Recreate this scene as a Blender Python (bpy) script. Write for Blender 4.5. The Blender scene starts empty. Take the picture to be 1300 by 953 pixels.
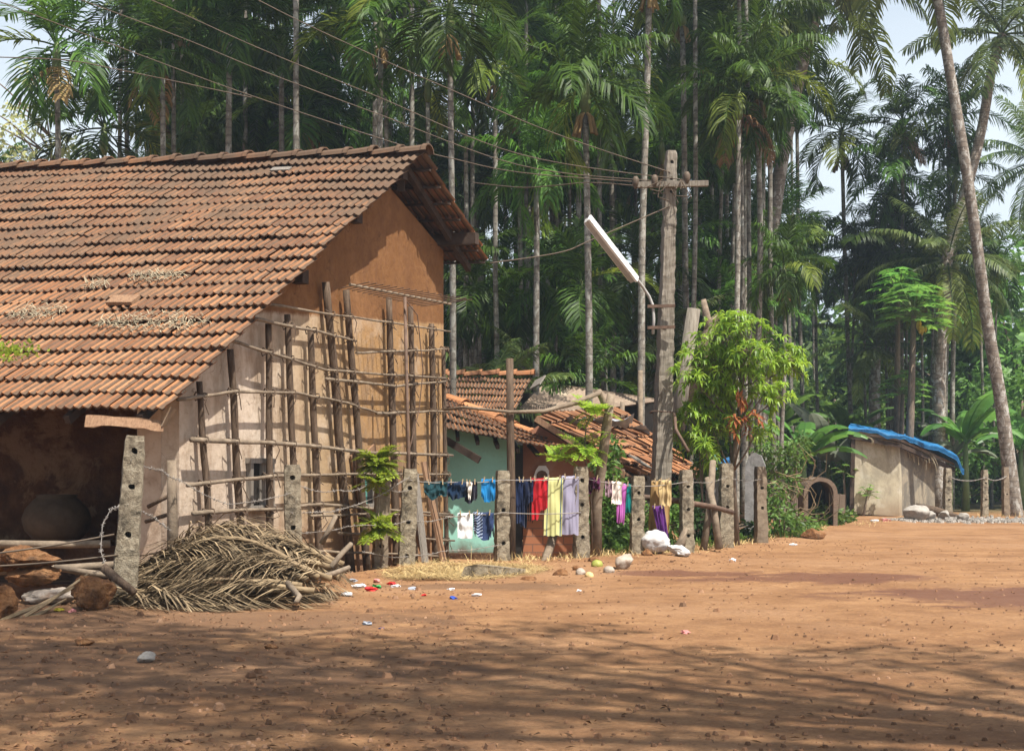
import bpy, math, random
from mathutils import Vector as V, Matrix, noise
R = math.radians
S = bpy.context.scene
COL = S.collection
rng = random.Random(7)
F, H, CX, HY = 1800.0, 1.25, 650.0, 600.0      # lens and eye height worked out from the photo

def P(px, py, Y):
    return V(((px - CX) / F * Y, Y, H - (py - HY) / F * Y))

def lerp(a, b, t): return a + (b - a) * t
def sstep(a, b, x):
    t = max(0.0, min(1.0, (x - a) / (b - a))); return t * t * (3 - 2 * t)

# ------------------------------------------------------------------ terrain height
FL = [(-60, 5), (-14, 11.2), (-3.6, 13.3), (-2.5, 16), (-1.36, 18.7), (.96, 19.9), (2.7, 21.7), (4.4, 25.2), (7, 31), (11, 38.6), (20, 39.5), (80, 41)]
def fence_y(x):
    for (x0, y0), (x1, y1) in zip(FL, FL[1:]):
        if x0 <= x <= x1: return lerp(y0, y1, (x - x0) / (x1 - x0))
    return FL[0][1] if x < FL[0][0] else FL[-1][1]
def gz(x, y):
    d = y - fence_y(x)
    z = -0.22 * sstep(0.4, 2.6, d) * (1 - sstep(2.0, 6.0, x))
    z += 0.05 * math.exp(-((d + .3) / .9) ** 2)
    z += 0.035 * noise.noise(V((x * .35, y * .35, 3.1))) + 0.012 * noise.noise(V((x * 1.7, y * 1.7, 9.0)))
    if y > 45: z += sstep(60, 140, y) * 6.0
    return z

# ------------------------------------------------------------------ mesh builder
ORG = {}
class MB:
    def __init__(s): s.v = []; s.f = []; s.m = []; s.uv = None
    def add(s, vs, fs, mi=0):
        o = len(s.v); s.v.extend([tuple(v) for v in vs])
        s.f.extend([tuple(i + o for i in f) for f in fs]); s.m.extend([mi] * len(fs)); return s
    def box(s, c, size, rot=None, mi=0):
        c = V(c); vs = []
        for x in (-.5, .5):
            for y in (-.5, .5):
                for z in (-.5, .5):
                    p = V((x * size[0], y * size[1], z * size[2]))
                    if rot: p = rot @ p
                    vs.append(c + p)
        return s.add(vs, [(0, 1, 3, 2), (4, 6, 7, 5), (0, 4, 5, 1), (2, 3, 7, 6), (0, 2, 6, 4), (1, 5, 7, 3)], mi)
    def beam(s, a, b, w, h, side=None, mi=0):
        a = V(a); b = V(b); t = (b - a).normalized()
        sd = V(side) if side else t.cross(V((0, 0, 1)))
        if sd.length < 1e-4: sd = V((1, 0, 0))
        sd = (sd - t * sd.dot(t)).normalized(); n = sd.cross(t)
        vs = []
        for p in (a, b):
            for i, j in ((-1, -1), (1, -1), (1, 1), (-1, 1)): vs.append(p + sd * (i * w / 2) + n * (j * h / 2))
        return s.add(vs, [(3, 2, 1, 0), (4, 5, 6, 7), (0, 1, 5, 4), (1, 2, 6, 5), (2, 3, 7, 6), (3, 0, 4, 7)], mi)
    def tube(s, pts, rad, n=8, mi=0, jit=0, r=None):
        pts = [V(p) for p in pts]; k = len(pts)
        if not isinstance(rad, (list, tuple)): rad = [rad] * k
        vs = []; ref = V((.31, .17, .93))
        for i, p in enumerate(pts):
            t = (pts[min(i + 1, k - 1)] - pts[max(i - 1, 0)]).normalized()
            a = t.cross(ref)
            if a.length < .05: a = t.cross(V((1, 0, 0)))
            a.normalize(); b = t.cross(a)
            for j in range(n):
                q = 2 * math.pi * j / n
                rr = rad[i] * (1 + (r.uniform(-jit, jit) if jit else 0))
                vs.append(p + (a * math.cos(q) + b * math.sin(q)) * rr)
        fs = [(i * n + j, i * n + (j + 1) % n, (i + 1) * n + (j + 1) % n, (i + 1) * n + j) for i in range(k - 1) for j in range(n)]
        fs += [tuple(range(n - 1, -1, -1)), tuple((k - 1) * n + j for j in range(n))]
        return s.add(vs, fs, mi)
    def prism(s, poly, off, mi=0):
        n = len(poly); off = V(off)
        vs = [V(p) for p in poly] + [V(p) + off for p in poly]
        fs = [tuple(range(n)), tuple(range(2 * n - 1, n - 1, -1))] + [(i, i + n, (i + 1) % n + n, (i + 1) % n) for i in range(n)]
        return s.add(vs, fs, mi)
    def build(s, name, mats, parent=None, smooth=False, org=None):
        if not isinstance(mats, (list, tuple)): mats = [mats]
        if parent is not None: o0 = ORG[parent.name]
        elif org is not None: o0 = V(org)
        else:
            xs = [v[0] for v in s.v]; ys = [v[1] for v in s.v]; zs = [v[2] for v in s.v]
            o0 = V(((min(xs) + max(xs)) / 2, (min(ys) + max(ys)) / 2, min(zs)))
        me = bpy.data.meshes.new(name)
        me.from_pydata([(v[0] - o0.x, v[1] - o0.y, v[2] - o0.z) for v in s.v], [], s.f)
        for m in mats: me.materials.append(m)
        if len(mats) > 1: me.polygons.foreach_set('material_index', s.m)
        if smooth: me.polygons.foreach_set('use_smooth', [True] * len(s.f))
        if s.uv is not None:
            u = me.uv_layers.new(name='UVMap')
            for l in me.loops: u.data[l.index].uv = s.uv[l.vertex_index]
        me.update()
        o = bpy.data.objects.new(name, me); COL.objects.link(o)
        if parent is not None: o.parent = parent
        else: o.location = o0
        ORG[o.name] = o0
        return o

def tag(o, label=None, cat=None, group=None, kind=None):
    if label: o['label'] = label
    if cat: o['category'] = cat
    if group: o['group'] = group
    if kind: o['kind'] = kind
    return o
def thing(name, loc, label, cat, group=None):
    o = bpy.data.objects.new(name, None); COL.objects.link(o); o.location = loc
    o.empty_display_size = .2; ORG[o.name] = V(loc)
    return tag(o, label, cat, group)

# ------------------------------------------------------------------ materials
def newmat(name):
    m = bpy.data.materials.new(name); m.use_nodes = True
    nt = m.node_tree; return m, nt, nt.nodes['Principled BSDF'], nt.nodes['Material Output']
def N(nt, t, **kw):
    n = nt.nodes.new(t)
    for k, v in kw.items(): setattr(n, k, v)
    return n
def ramp(nt, cols, fac):
    n = N(nt, 'ShaderNodeValToRGB'); e = n.color_ramp.elements
    while len(e) > 1: e.remove(e[-1])
    e[0].position = cols[0][0]; e[0].color = (*cols[0][1], 1)
    for p, c in cols[1:]:
        q = e.new(p); q.color = (*c, 1)
    nt.links.new(fac, n.inputs[0]); return n.outputs[0]
def tex(nt, vec, scale, detail=6, rough=.6, dist=0):
    n = N(nt, 'ShaderNodeTexNoise'); n.inputs['Scale'].default_value = scale; n.inputs['Detail'].default_value = detail
    n.inputs['Roughness'].default_value = rough; n.inputs['Distortion'].default_value = dist
    if vec is not None: nt.links.new(vec, n.inputs['Vector'])
    return n.outputs['Fac']
def mixc(nt, fac, a, b, mode='MIX'):
    n = N(nt, 'ShaderNodeMix', data_type='RGBA', blend_type=mode)
    for i, x in ((0, fac), (6, a), (7, b)):
        if isinstance(x, (int, float)): n.inputs[i].default_value = x
        elif isinstance(x, tuple): n.inputs[i].default_value = (*x, 1)
        else: nt.links.new(x, n.inputs[i])
    return n.outputs[2]
def mth(nt, op, a, b=0.0, c=None, clamp=False):
    n = N(nt, 'ShaderNodeMath', operation=op, use_clamp=clamp)
    for i, x in enumerate((a, b, c)):
        if x is None: continue
        if isinstance(x, (int, float)): n.inputs[i].default_value = x
        else: nt.links.new(x, n.inputs[i])
    return n.outputs[0]
def mapr(nt, v, a, b, c=0.0, d=1.0):
    n = N(nt, 'ShaderNodeMapRange'); nt.links.new(v, n.inputs[0])
    for i, x in enumerate((a, b, c, d)): n.inputs[i + 1].default_value = x
    return n.outputs[0]
def coords(nt, coord='Object', stretch=None):
    if coord == 'World': v = N(nt, 'ShaderNodeNewGeometry').outputs['Position']
    else: v = N(nt, 'ShaderNodeTexCoord').outputs[coord]
    if stretch:
        m = N(nt, 'ShaderNodeMapping'); m.inputs['Scale'].default_value = stretch; nt.links.new(v, m.inputs[0]); v = m.outputs[0]
    return v
def bumpn(nt, b, h, strength, dist=.02):
    n = N(nt, 'ShaderNodeBump'); n.inputs['Strength'].default_value = strength; n.inputs['Distance'].default_value = dist
    nt.links.new(h, n.inputs['Height']); nt.links.new(n.outputs[0], b.inputs['Normal'])

def mat(name, cols, scale=5., rough=.88, bump=.4, bscale=40., island=0., stretch=None, stain=None, stain_scale=.8, spec=.25, coord='Object', bdist=.02, stain_lo=.52, stain_hi=.68):
    m, nt, b, out = newmat(name)
    v = coords(nt, coord, stretch)
    f = tex(nt, v, scale, 8, .65)
    c = ramp(nt, cols, f)
    if stain:
        v2 = coords(nt, coord)
        s = mapr(nt, tex(nt, v2, stain_scale, 8, .7, .4), stain_lo, stain_hi)
        c = mixc(nt, s, c, stain)
    if island:
        g = N(nt, 'ShaderNodeNewGeometry').outputs['Random Per Island']
        k = mapr(nt, g, 0, 1, 1 - island, 1 + island)
        h = N(nt, 'ShaderNodeHueSaturation'); nt.links.new(k, h.inputs['Value']); nt.links.new(c, h.inputs['Color']); c = h.outputs[0]
    nt.links.new(c, b.inputs['Base Color'])
    b.inputs['Roughness'].default_value = rough; b.inputs['Specular IOR Level'].default_value = spec
    if bump: bumpn(nt, b, tex(nt, v, bscale, 8, .7), bump, bdist)
    return m
def leafmat(name, dark, light, tr=.35, rough=.42, spec=.35, tint=None, objvar=.25):
    m, nt, b, out = newmat(name)
    g = N(nt, 'ShaderNodeNewGeometry').outputs['Random Per Island']
    o = N(nt, 'ShaderNodeObjectInfo').outputs['Random']
    nz = tex(nt, coords(nt, 'Object'), .9, 3, .5)
    f = mth(nt, 'ADD', mth(nt, 'MULTIPLY', g, .55), mth(nt, 'MULTIPLY', nz, .45))
    cols = [(.12, dark), (.8, light)]
    if tint: cols = [(.1, dark), (.68, light), (.93, light), (.97, tint)]
    c = ramp(nt, cols, f)
    h = N(nt, 'ShaderNodeHueSaturation'); nt.links.new(mapr(nt, o, 0, 1, 1 - objvar, 1 + objvar), h.inputs['Value'])
    nt.links.new(mapr(nt, o, 0, 1, .485, .515), h.inputs['Hue']); nt.links.new(c, h.inputs['Color']); c = h.outputs[0]
    nt.links.new(c, b.inputs['Base Color']); b.inputs['Roughness'].default_value = rough; b.inputs['Specular IOR Level'].default_value = spec
    t = N(nt, 'ShaderNodeBsdfTranslucent'); hs = N(nt, 'ShaderNodeHueSaturation'); hs.inputs['Value'].default_value = 1.5
    hs.inputs['Hue'].default_value = .485; nt.links.new(c, hs.inputs['Color']); nt.links.new(hs.outputs[0], t.inputs['Color'])
    mx = N(nt, 'ShaderNodeMixShader'); mx.inputs[0].default_value = tr
    nt.links.new(b.outputs[0], mx.inputs[1]); nt.links.new(t.outputs[0], mx.inputs[2]); nt.links.new(mx.outputs[0], out.inputs['Surface'])
    return m

M = {}
M['concrete'] = mat('weathered_concrete', [(.32, (.10, .08, .055)), (.47, (.26, .215, .15)), (.6, (.36, .31, .225)), (.75, (.45, .39, .29))], 16, bump=1., bscale=60, bdist=.03, stain=(.085, .07, .05), stain_scale=6, stain_lo=.5, stain_hi=.64)
M['pole'] = mat('old_pole', [(.3, (.085, .07, .052)), (.5, (.19, .165, .13)), (.75, (.28, .25, .21))], 5, stretch=(7, 7, .5), bump=.6, bscale=9)
M['wood_dark'] = mat('dark_pole_wood', [(.3, (.045, .03, .02)), (.55, (.10, .068, .045)), (.8, (.19, .14, .10))], 6, stretch=(6, 6, .7), bump=.6, bscale=12, island=.35)
M['wood_grey'] = mat('grey_stick_wood', [(.3, (.10, .075, .052)), (.55, (.20, .155, .11)), (.8, (.31, .25, .185))], 7, bump=.5, bscale=20, island=.3)
M['plank'] = mat('brown_plank', [(.3, (.15, .085, .05)), (.55, (.26, .155, .09)), (.8, (.34, .22, .135))], 6, stretch=(8, 8, .6), bump=.4, bscale=14, island=.2)
M['plank_grey'] = mat('grey_plank', [(.3, (.12, .105, .09)), (.6, (.22, .195, .165)), (.8, (.30, .27, .23))], 6, stretch=(9, 9, .6), bump=.4, bscale=14, island=.2)
M['fascia'] = mat('fascia_board', [(.3, (.16, .11, .07)), (.55, (.29, .21, .14)), (.8, (.37, .28, .20))], 6, bump=.5, bscale=18)
M['rafter'] = mat('rafter_wood', [(.3, (.03, .02, .014)), (.6, (.065, .042, .03)), (.8, (.10, .07, .05))], 6, bump=.4, bscale=18)
M['dark'] = mat('painted_inner_shade', [(.3, (.012, .01, .008)), (.7, (.03, .024, .02))], 6, bump=0)  # near-black colour standing in for the shade of interiors
M['metal'] = mat('grey_wire_metal', [(.3, (.16, .14, .12)), (.7, (.30, .27, .24))], 12, rough=.55, bump=0, spec=.4)
M['rust'] = mat('rusty_metal', [(.3, (.07, .045, .03)), (.7, (.16, .10, .07))], 12, rough=.7, bump=.2)
M['cable'] = mat('copper_brown_cable', [(.3, (.075, .055, .038)), (.7, (.13, .095, .065))], 3, rough=.6, bump=0)
M['white_metal'] = mat('white_enamel', [(.3, (.62, .63, .62)), (.7, (.80, .81, .81))], 4, rough=.4, bump=0, spec=.5, stain=(.36, .32, .27), stain_scale=6, stain_lo=.56, stain_hi=.66)
M['laterite'] = mat('laterite_stone', [(.3, (.09, .042, .02)), (.5, (.25, .115, .045)), (.72, (.38, .21, .10))], 11, bump=1., bscale=30, bdist=.06, stain=(.10, .06, .035), stain_scale=2.5)
M['stone'] = mat('pale_stone', [(.3, (.22, .18, .14)), (.55, (.38, .32, .26)), (.8, (.50, .44, .37))], 5, bump=.8, bscale=25, stain=(.16, .09, .05), stain_scale=3)
M['slab_grey'] = mat('grey_slab', [(.3, (.10, .10, .095)), (.55, (.20, .195, .19)), (.8, (.28, .275, .27))], 6, bump=.6, bscale=30)
M['straw'] = mat('pale_straw', [(.3, (.38, .27, .11)), (.7, (.62, .47, .23))], 8, bump=0, island=.35, rough=.8)
M['drygrass'] = mat('dry_grass', [(.3, (.20, .16, .10)), (.7, (.38, .32, .22))], 8, bump=0, island=.4, rough=.9)
M['dryfrond'] = mat('dry_frond', [(.3, (.09, .062, .034)), (.55, (.235, .172, .10)), (.8, (.39, .305, .19))], 5, bump=.2, bscale=30, island=.6, rough=.75)
M['litter'] = mat('dead_leaves', [(.3, (.10, .055, .03)), (.6, (.22, .12, .06)), (.8, (.34, .20, .10))], .6, bump=0, island=.6, rough=.85)
M['pebble'] = mat('pebbles', [(.3, (.11, .055, .03)), (.5, (.20, .105, .055)), (.75, (.31, .195, .12))], 1.5, bump=.3, island=.45)
M['limestone'] = mat('white_rubble', [(.3, (.20, .18, .155)), (.7, (.37, .34, .30))], 6, bump=.8, bscale=30, island=.25)
M['trunk'] = None
M['areca'] = leafmat('areca_leaf', (.007, .026, .005), (.076, .152, .017), .30, .5, .22, objvar=.42)
M['areca_y'] = leafmat('areca_leaf_yellowed', (.05, .085, .010), (.19, .25, .035), .32, .5, .2)
M['coco'] = leafmat('coconut_leaf', (.025, .055, .014), (.13, .18, .045), .3, .45, .3)
M['deadleaf'] = leafmat('dead_palm_leaf', (.12, .075, .035), (.32, .21, .10), .2, .8, .1)
M['shaft'] = mat('crown_shaft_green', [(.3, (.07, .11, .03)), (.6, (.13, .17, .05)), (.8, (.17, .16, .07))], 4, bump=.1, rough=.5, spec=.4)
M['bush'] = leafmat('bush_leaf', (.03, .075, .016), (.14, .26, .045), .35, .5, .3)
M['bush_dark'] = leafmat('dark_bush_leaf', (.008, .024, .006), (.036, .075, .014), .25, .55, .15)
M['mango'] = leafmat('mango_leaf', (.05, .125, .012), (.27, .42, .045), .45, .42, .4, objvar=0, tint=(.42, .36, .07))
M['moringa'] = leafmat('sapling_leaf', (.13, .24, .02), (.38, .52, .06), .45, .5, .3)
M['papaya'] = leafmat('papaya_leaf', (.045, .14, .025), (.18, .36, .055), .4, .45, .35)
M['banana'] = leafmat('banana_leaf', (.035, .10, .02), (.13, .27, .05), .45, .4, .45)
M['bananadry'] = leafmat('dusty_banana_leaf', (.10, .12, .085), (.22, .25, .18), .3, .55, .3)
M['blossom'] = leafmat('yellow_flower_tree_leaf', (.16, .21, .08), (.46, .46, .22), .45, .6, .2, tint=(.62, .48, .16))
M['bark'] = mat('brown_bark', [(.3, (.09, .065, .045)), (.55, (.19, .145, .105)), (.8, (.29, .235, .18))], 6, stretch=(5, 5, 1), bump=.7, bscale=14)
M['sack'] = mat('white_sack', [(.3, (.38, .37, .36)), (.7, (.60, .59, .57))], 9, bump=.5, bscale=14, rough=.6)
M['gravel_grey'] = mat('gravel', [(.3, (.30, .28, .26)), (.7, (.52, .50, .47))], 6, bump=.6, island=.3)

def ringtrunk(name, cols, freq, lich, depth=.5):
    m, nt, b, out = newmat(name)
    v = coords(nt, 'Object'); s = N(nt, 'ShaderNodeSeparateXYZ'); nt.links.new(v, s.inputs[0])
    nz = tex(nt, v, 3, 6, .7)
    w = mth(nt, 'FRACT', mth(nt, 'ADD', mth(nt, 'MULTIPLY', s.outputs['Z'], freq), mth(nt, 'MULTIPLY', nz, .5)))
    ringm = mth(nt, 'LESS_THAN', w, .22)
    c = ramp(nt, cols, tex(nt, v, 7, 8, .7))
    c = mixc(nt, mth(nt, 'MULTIPLY', ringm, depth), c, tuple(x * .38 for x in cols[0][1]))
    l = mapr(nt, tex(nt, coords(nt, 'Object', (1, 1, .6)), 6, 6, .75, .6), .51, .57)
    c = mixc(nt, mth(nt, 'MULTIPLY', l, .75), c, lich)
    o = N(nt, 'ShaderNodeObjectInfo').outputs['Random']
    h = N(nt, 'ShaderNodeHueSaturation'); nt.links.new(mapr(nt, o, 0, 1, .7, 1.25), h.inputs['Value']); nt.links.new(c, h.inputs['Color'])
    nt.links.new(h.outputs[0], b.inputs['Base Color']); b.inputs['Roughness'].default_value = .85
    bumpn(nt, b, mth(nt, 'ADD', mth(nt, 'MULTIPLY', w, .6), nz), .5, .02)
    return m
M['trunk'] = ringtrunk('areca_trunk', [(.3, (.085, .073, .056)), (.55, (.165, .147, .118)), (.8, (.25, .23, .19))], 5.5, (.32, .32, .28))
M['cocotrunk'] = ringtrunk('coconut_trunk', [(.3, (.13, .10, .075)), (.55, (.22, .18, .14)), (.8, (.32, .27, .21))], 6.5, (.50, .49, .45), .5)

def tilemat(name='mangalore_tile', lo=.90, hi=1.38, sat=1.0):
    m, nt, b, out = newmat(name)
    g = N(nt, 'ShaderNodeNewGeometry').outputs['Random Per Island']
    v = coords(nt, 'Object')
    u = N(nt, 'ShaderNodeUVMap').outputs[0]
    su = N(nt, 'ShaderNodeSeparateXYZ'); nt.links.new(u, su.inputs[0])
    base = ramp(nt, [(.0, (.16, .07, .035)), (.25, (.30, .122, .048)), (.6, (.43, .185, .075)), (1., (.52, .25, .115))], g)
    fine = tex(nt, coords(nt, 'Object'), 9, 8, .7)
    base = mixc(nt, mapr(nt, fine, .35, .7, 0, .55), base, (.20, .105, .06))
    # old soot and moss: heavier towards the ridge (uv.y = 1) and in large patches
    big = tex(nt, v, .55, 6, .65, .5)
    mid = tex(nt, v, 3.2, 8, .7)
    wx = mth(nt, 'ADD', mth(nt, 'MULTIPLY', big, 1.1), mth(nt, 'MULTIPLY', mid, .55))
    wx = mth(nt, 'ADD', wx, mth(nt, 'MULTIPLY', su.outputs['Y'], .42))
    wx = mth(nt, 'ADD', wx, mth(nt, 'MULTIPLY', g, .22))
    k = mapr(nt, wx, lo, hi, 0, .9)
    # darker tone along the two channels of each tile
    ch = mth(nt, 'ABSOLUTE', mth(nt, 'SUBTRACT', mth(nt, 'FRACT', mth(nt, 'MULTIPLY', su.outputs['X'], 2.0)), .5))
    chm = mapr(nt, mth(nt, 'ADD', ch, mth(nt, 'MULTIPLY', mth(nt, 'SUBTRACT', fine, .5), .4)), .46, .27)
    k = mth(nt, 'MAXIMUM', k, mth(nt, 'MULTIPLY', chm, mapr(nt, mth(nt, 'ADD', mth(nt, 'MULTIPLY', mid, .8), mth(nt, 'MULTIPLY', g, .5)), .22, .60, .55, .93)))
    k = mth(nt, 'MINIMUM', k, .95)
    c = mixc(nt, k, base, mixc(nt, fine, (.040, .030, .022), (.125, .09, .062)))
    nt.links.new(c, b.inputs['Base Color']); b.inputs['Roughness'].default_value = .85; b.inputs['Specular IOR Level'].default_value = .2
    bumpn(nt, b, fine, .5, .01)
    return m
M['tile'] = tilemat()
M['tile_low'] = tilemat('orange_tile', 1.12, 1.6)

def groundmat():
    m, nt, b, out = newmat('red_laterite_earth')
    v = coords(nt, 'World')
    n1 = tex(nt, v, .45, 10, .62, .3); n2 = tex(nt, v, 2.6, 10, .72); n3 = tex(nt, v, 26, 8, .75)
    vs = coords(nt, 'World', (.9, 1.0, 1)); n4 = tex(nt, vs, .9, 8, .65, .6)
    mixn = mth(nt, 'ADD', mth(nt, 'MULTIPLY', n2, .5), mth(nt, 'MULTIPLY', n4, .5))
    c = ramp(nt, [(.30, (.135, .066, .031)), (.46, (.235, .120, .054)), (.58, (.32, .174, .080)), (.75, (.42, .255, .13))], mixn)
    c = mixc(nt, mapr(nt, n1, .48, .66, 0, .7), c, (.33, .19, .10))
    c = mixc(nt, mapr(nt, n3, .50, .66, 0, .75), c, (.16, .082, .042))
    c = mixc(nt, mapr(nt, n3, .30, .42, .45, 0), c, (.52, .35, .22))
    def ell(cx, cy, rx, ry, wob=.9, edge=.35):
        a = N(nt, 'ShaderNodeVectorMath', operation='SUBTRACT'); nt.links.new(v, a.inputs[0]); a.inputs[1].default_value = (cx, cy, 0)
        d = N(nt, 'ShaderNodeVectorMath', operation='DIVIDE'); nt.links.new(a.outputs[0], d.inputs[0]); d.inputs[1].default_value = (rx, ry, 1000)
        l = N(nt, 'ShaderNodeVectorMath', operation='LENGTH'); nt.links.new(d.outputs[0], l.inputs[0])
        r = mth(nt, 'ADD', l.outputs['Value'], mth(nt, 'MULTIPLY', mth(nt, 'SUBTRACT', n4, .5), wob * 2))
        r = mth(nt, 'ADD', r, mth(nt, 'MULTIPLY', mth(nt, 'SUBTRACT', n2, .5), wob))
        return mapr(nt, r, 1, 1 - edge, 0, 1)
    # damp, dark-red dirt where water stood on the road
    wet = mth(nt, 'MAXIMUM', ell(5.1, 14.3, 1.9, 1.3), ell(3.7, 16.9, 1.5, .8))
    wet = mth(nt, 'MAXIMUM', wet, ell(2.1, 17.6, 1.2, .45))
    c = mixc(nt, mth(nt, 'MULTIPLY', wet, .8), c, (.135, .058, .036))
    # dark humus and leaf mould along the house side
    hum = mth(nt, 'MAXIMUM', ell(-3.2, 11.9, 3.2, 1.4), ell(-.2, 15.6, 1.5, .6))
    hum = mth(nt, 'MAXIMUM', hum, ell(-3.8, 9.2, 3.6, 1.6))
    c = mixc(nt, mth(nt, 'MULTIPLY', hum, .62), c, (.135, .078, .045))
    sep = N(nt, 'ShaderNodeSeparateXYZ'); nt.links.new(v, sep.inputs[0])
    far = mapr(nt, sep.outputs['Y'], 42, 48)
    c = mixc(nt, mth(nt, 'MULTIPLY', far, .85), c, (.05, .055, .022))
    nt.links.new(c, b.inputs['Base Color'])
    nt.links.new(mapr(nt, wet, 0, 1, .92, .55), b.inputs['Roughness']); b.inputs['Specular IOR Level'].default_value = .2
    bumpn(nt, b, mth(nt, 'ADD', mth(nt, 'MULTIPLY', n3, .6), n2), .8, .05)
    return m
M['ground'] = groundmat()

def clothmat(name, c, c2=None, stripe=None, freq=30, axis='X', plain_to=None):
    m, nt, b, out = newmat(name)
    v = coords(nt, 'Object')
    f = tex(nt, v, 6, 6, .6)
    col = mixc(nt, f, tuple(x * .8 for x in c), tuple(min(1, x * 1.15) for x in c))
    if stripe:
        u = N(nt, 'ShaderNodeUVMap').outputs[0]; s = N(nt, 'ShaderNodeSeparateXYZ'); nt.links.new(u, s.inputs[0])
        if callable(stripe): k = stripe(nt, s)
        else: k = mth(nt, 'LESS_THAN', mth(nt, 'FRACT', mth(nt, 'MULTIPLY', s.outputs[axis], freq)), stripe)
        col = mixc(nt, k, col, c2)
    nt.links.new(col, b.inputs['Base Color']); b.inputs['Roughness'].default_value = .9; b.inputs['Specular IOR Level'].default_value = .1
    b.inputs['Sheen Weight'].default_value = .15
    bumpn(nt, b, tex(nt, v, 160, 3, .6), .25, .004)
    return m
WHITE = (6.2, 6.9, 7.5); SKY_STRENGTH, SUN_STRENGTH, HAZE, EXPOSURE = .085, 5.0, .0009, 0.84
# ================================================================== GROUND
def axis(segs):
    out = []
    for a, b, st in segs:
        n = max(1, round((b - a) / st)); out += [a + (b - a) * i / n for i in range(n)]
    return out + [segs[-1][1]]
xs = axis([(-260, -60, 25), (-60, -20, 5), (-20, -7, .6), (-7, 9, .1), (9, 22, .35), (22, 60, 4), (60, 260, 25)])
ys = axis([(-40, 0, 8), (0, 5.5, .6), (5.5, 22, .09), (22, 46, .3), (46, 80, 3), (80, 320, 20)])
g = MB()
for y in ys:
    for x in xs:
        z = gz(x, y)
        if -8 < x < 10 and 5 < y < 24:
            z += .010 * noise.noise(V((x * 5, y * 5, 1))) + .007 * noise.noise(V((x * 11, y * 11, 5)))
        g.v.append((x, y, z))
nx = len(xs)
for j in range(len(ys) - 1):
    for i in range(nx - 1):
        g.f.append((j * nx + i, j * nx + i + 1, (j + 1) * nx + i + 1, (j + 1) * nx + i)); g.m.append(0)
tag(g.build('ground', M['ground'], smooth=True, org=(0, 0, 0)), kind='structure')

# ================================================================== ROOF TILES
PROF = [.040, .013, .0, .013, .037, .013, .0, .013, .040]
def tiled(name, parent, TL, TR, BL, BR, nc, nr, seed=1, jit=.004, hs=1.0, missing=(), lift=.045, m='tile'):
    r = random.Random(seed); TL, TR, BL, BR = map(V, (TL, TR, BL, BR))
    up = ((TR - TL).cross(BL - TL)).normalized()
    if up.z < 0: up = -up
    def B(u, v): return (TL * (1 - u) + TR * u) * (1 - v) + (BL * (1 - u) + BR * u) * v
    mb = MB(); mb.uv = []
    for j in range(nr):
        rowsh = r.uniform(-.12, .12) / nc
        for i in range(nc):
            if (i, j) in missing: continue
            v0 = (j - .12) / nr; v1 = (j + 1.06 + r.uniform(-.05, .05)) / nr
            if j == 0: v0 = 0
            dh = r.uniform(-jit, jit) * 1.5; tw = r.uniform(-jit, jit) * 2; sk = r.uniform(-.03, .03) / nc
            if r.random() < .025: dh += .015; sk *= 3
            sag = .05 * noise.noise(V((i * .13 + seed, j * .2, 0))) * hs
            top = []; bot = []; lip = []
            for k, h in enumerate(PROF):
                s = k / 8; u = (i + s * 1.03) / nc + rowsh
                a = B(u, v0) + up * (h * hs * .9 + sag + dh); b = B(u + sk, v1) + up * (h * hs + lift * hs + sag + dh + tw * (s - .5))
                top.append(a); bot.append(b); lip.append(b - up * (.022 * hs) )
            o = len(mb.v); mb.v.extend([tuple(x) for x in top + bot + lip])
            mb.uv.extend([(i + k / 8, 1 - v0) for k in range(9)] + [(i + k / 8, 1 - v1) for k in range(9)] * 2)
            for k in range(8):
                mb.f.append((o + k, o + 9 + k, o + 10 + k, o + k + 1)); mb.f.append((o + 9 + k, o + 18 + k, o + 19 + k, o + 10 + k)); mb.m += [0, 0]
    return mb.build(name, M[m], parent)
def ridgecaps(name, parent, a, b, n, rad=.13, seed=3, side=None, uvy=1.0, m='tile'):
    r = random.Random(seed); a = V(a); b = V(b); t = (b - a).normalized()
    sd = t.cross(V((0, 0, 1))).normalized(); up = sd.cross(t)
    mb = MB(); mb.uv = []
    for i in range(n):
        p0 = a.lerp(b, i / n) + up * r.uniform(-.008, .012); p1 = a.lerp(b, (i + 1.12) / n) + up * (.02 + r.uniform(0, .02)); off = sd * r.uniform(-.012, .012)
        rows = []
        for p, rr in ((p0, rad * .92), (p0.lerp(p1, .8), rad), (p0.lerp(p1, .86), rad * 1.14), (p1, rad * 1.12), (p1, rad * .95)):
            rows.append([p + off + sd * (math.cos(q) * rr * 1.15) + up * (math.sin(q) * rr * .8 - rad * .35) for q in [math.pi * k / 6 for k in range(7)]])
        o = len(mb.v)
        for row in rows: mb.v.extend([tuple(x) for x in row])
        mb.uv.extend([(.5, uvy)] * 35)
        for q in range(4):
            for k in range(6): mb.f.append((o + q * 7 + k, o + q * 7 + k + 1, o + q * 7 + 8 + k, o + q * 7 + 7 + k)); mb.m.append(0)
    return mb.build(name, M[m], parent, smooth=False)

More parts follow.
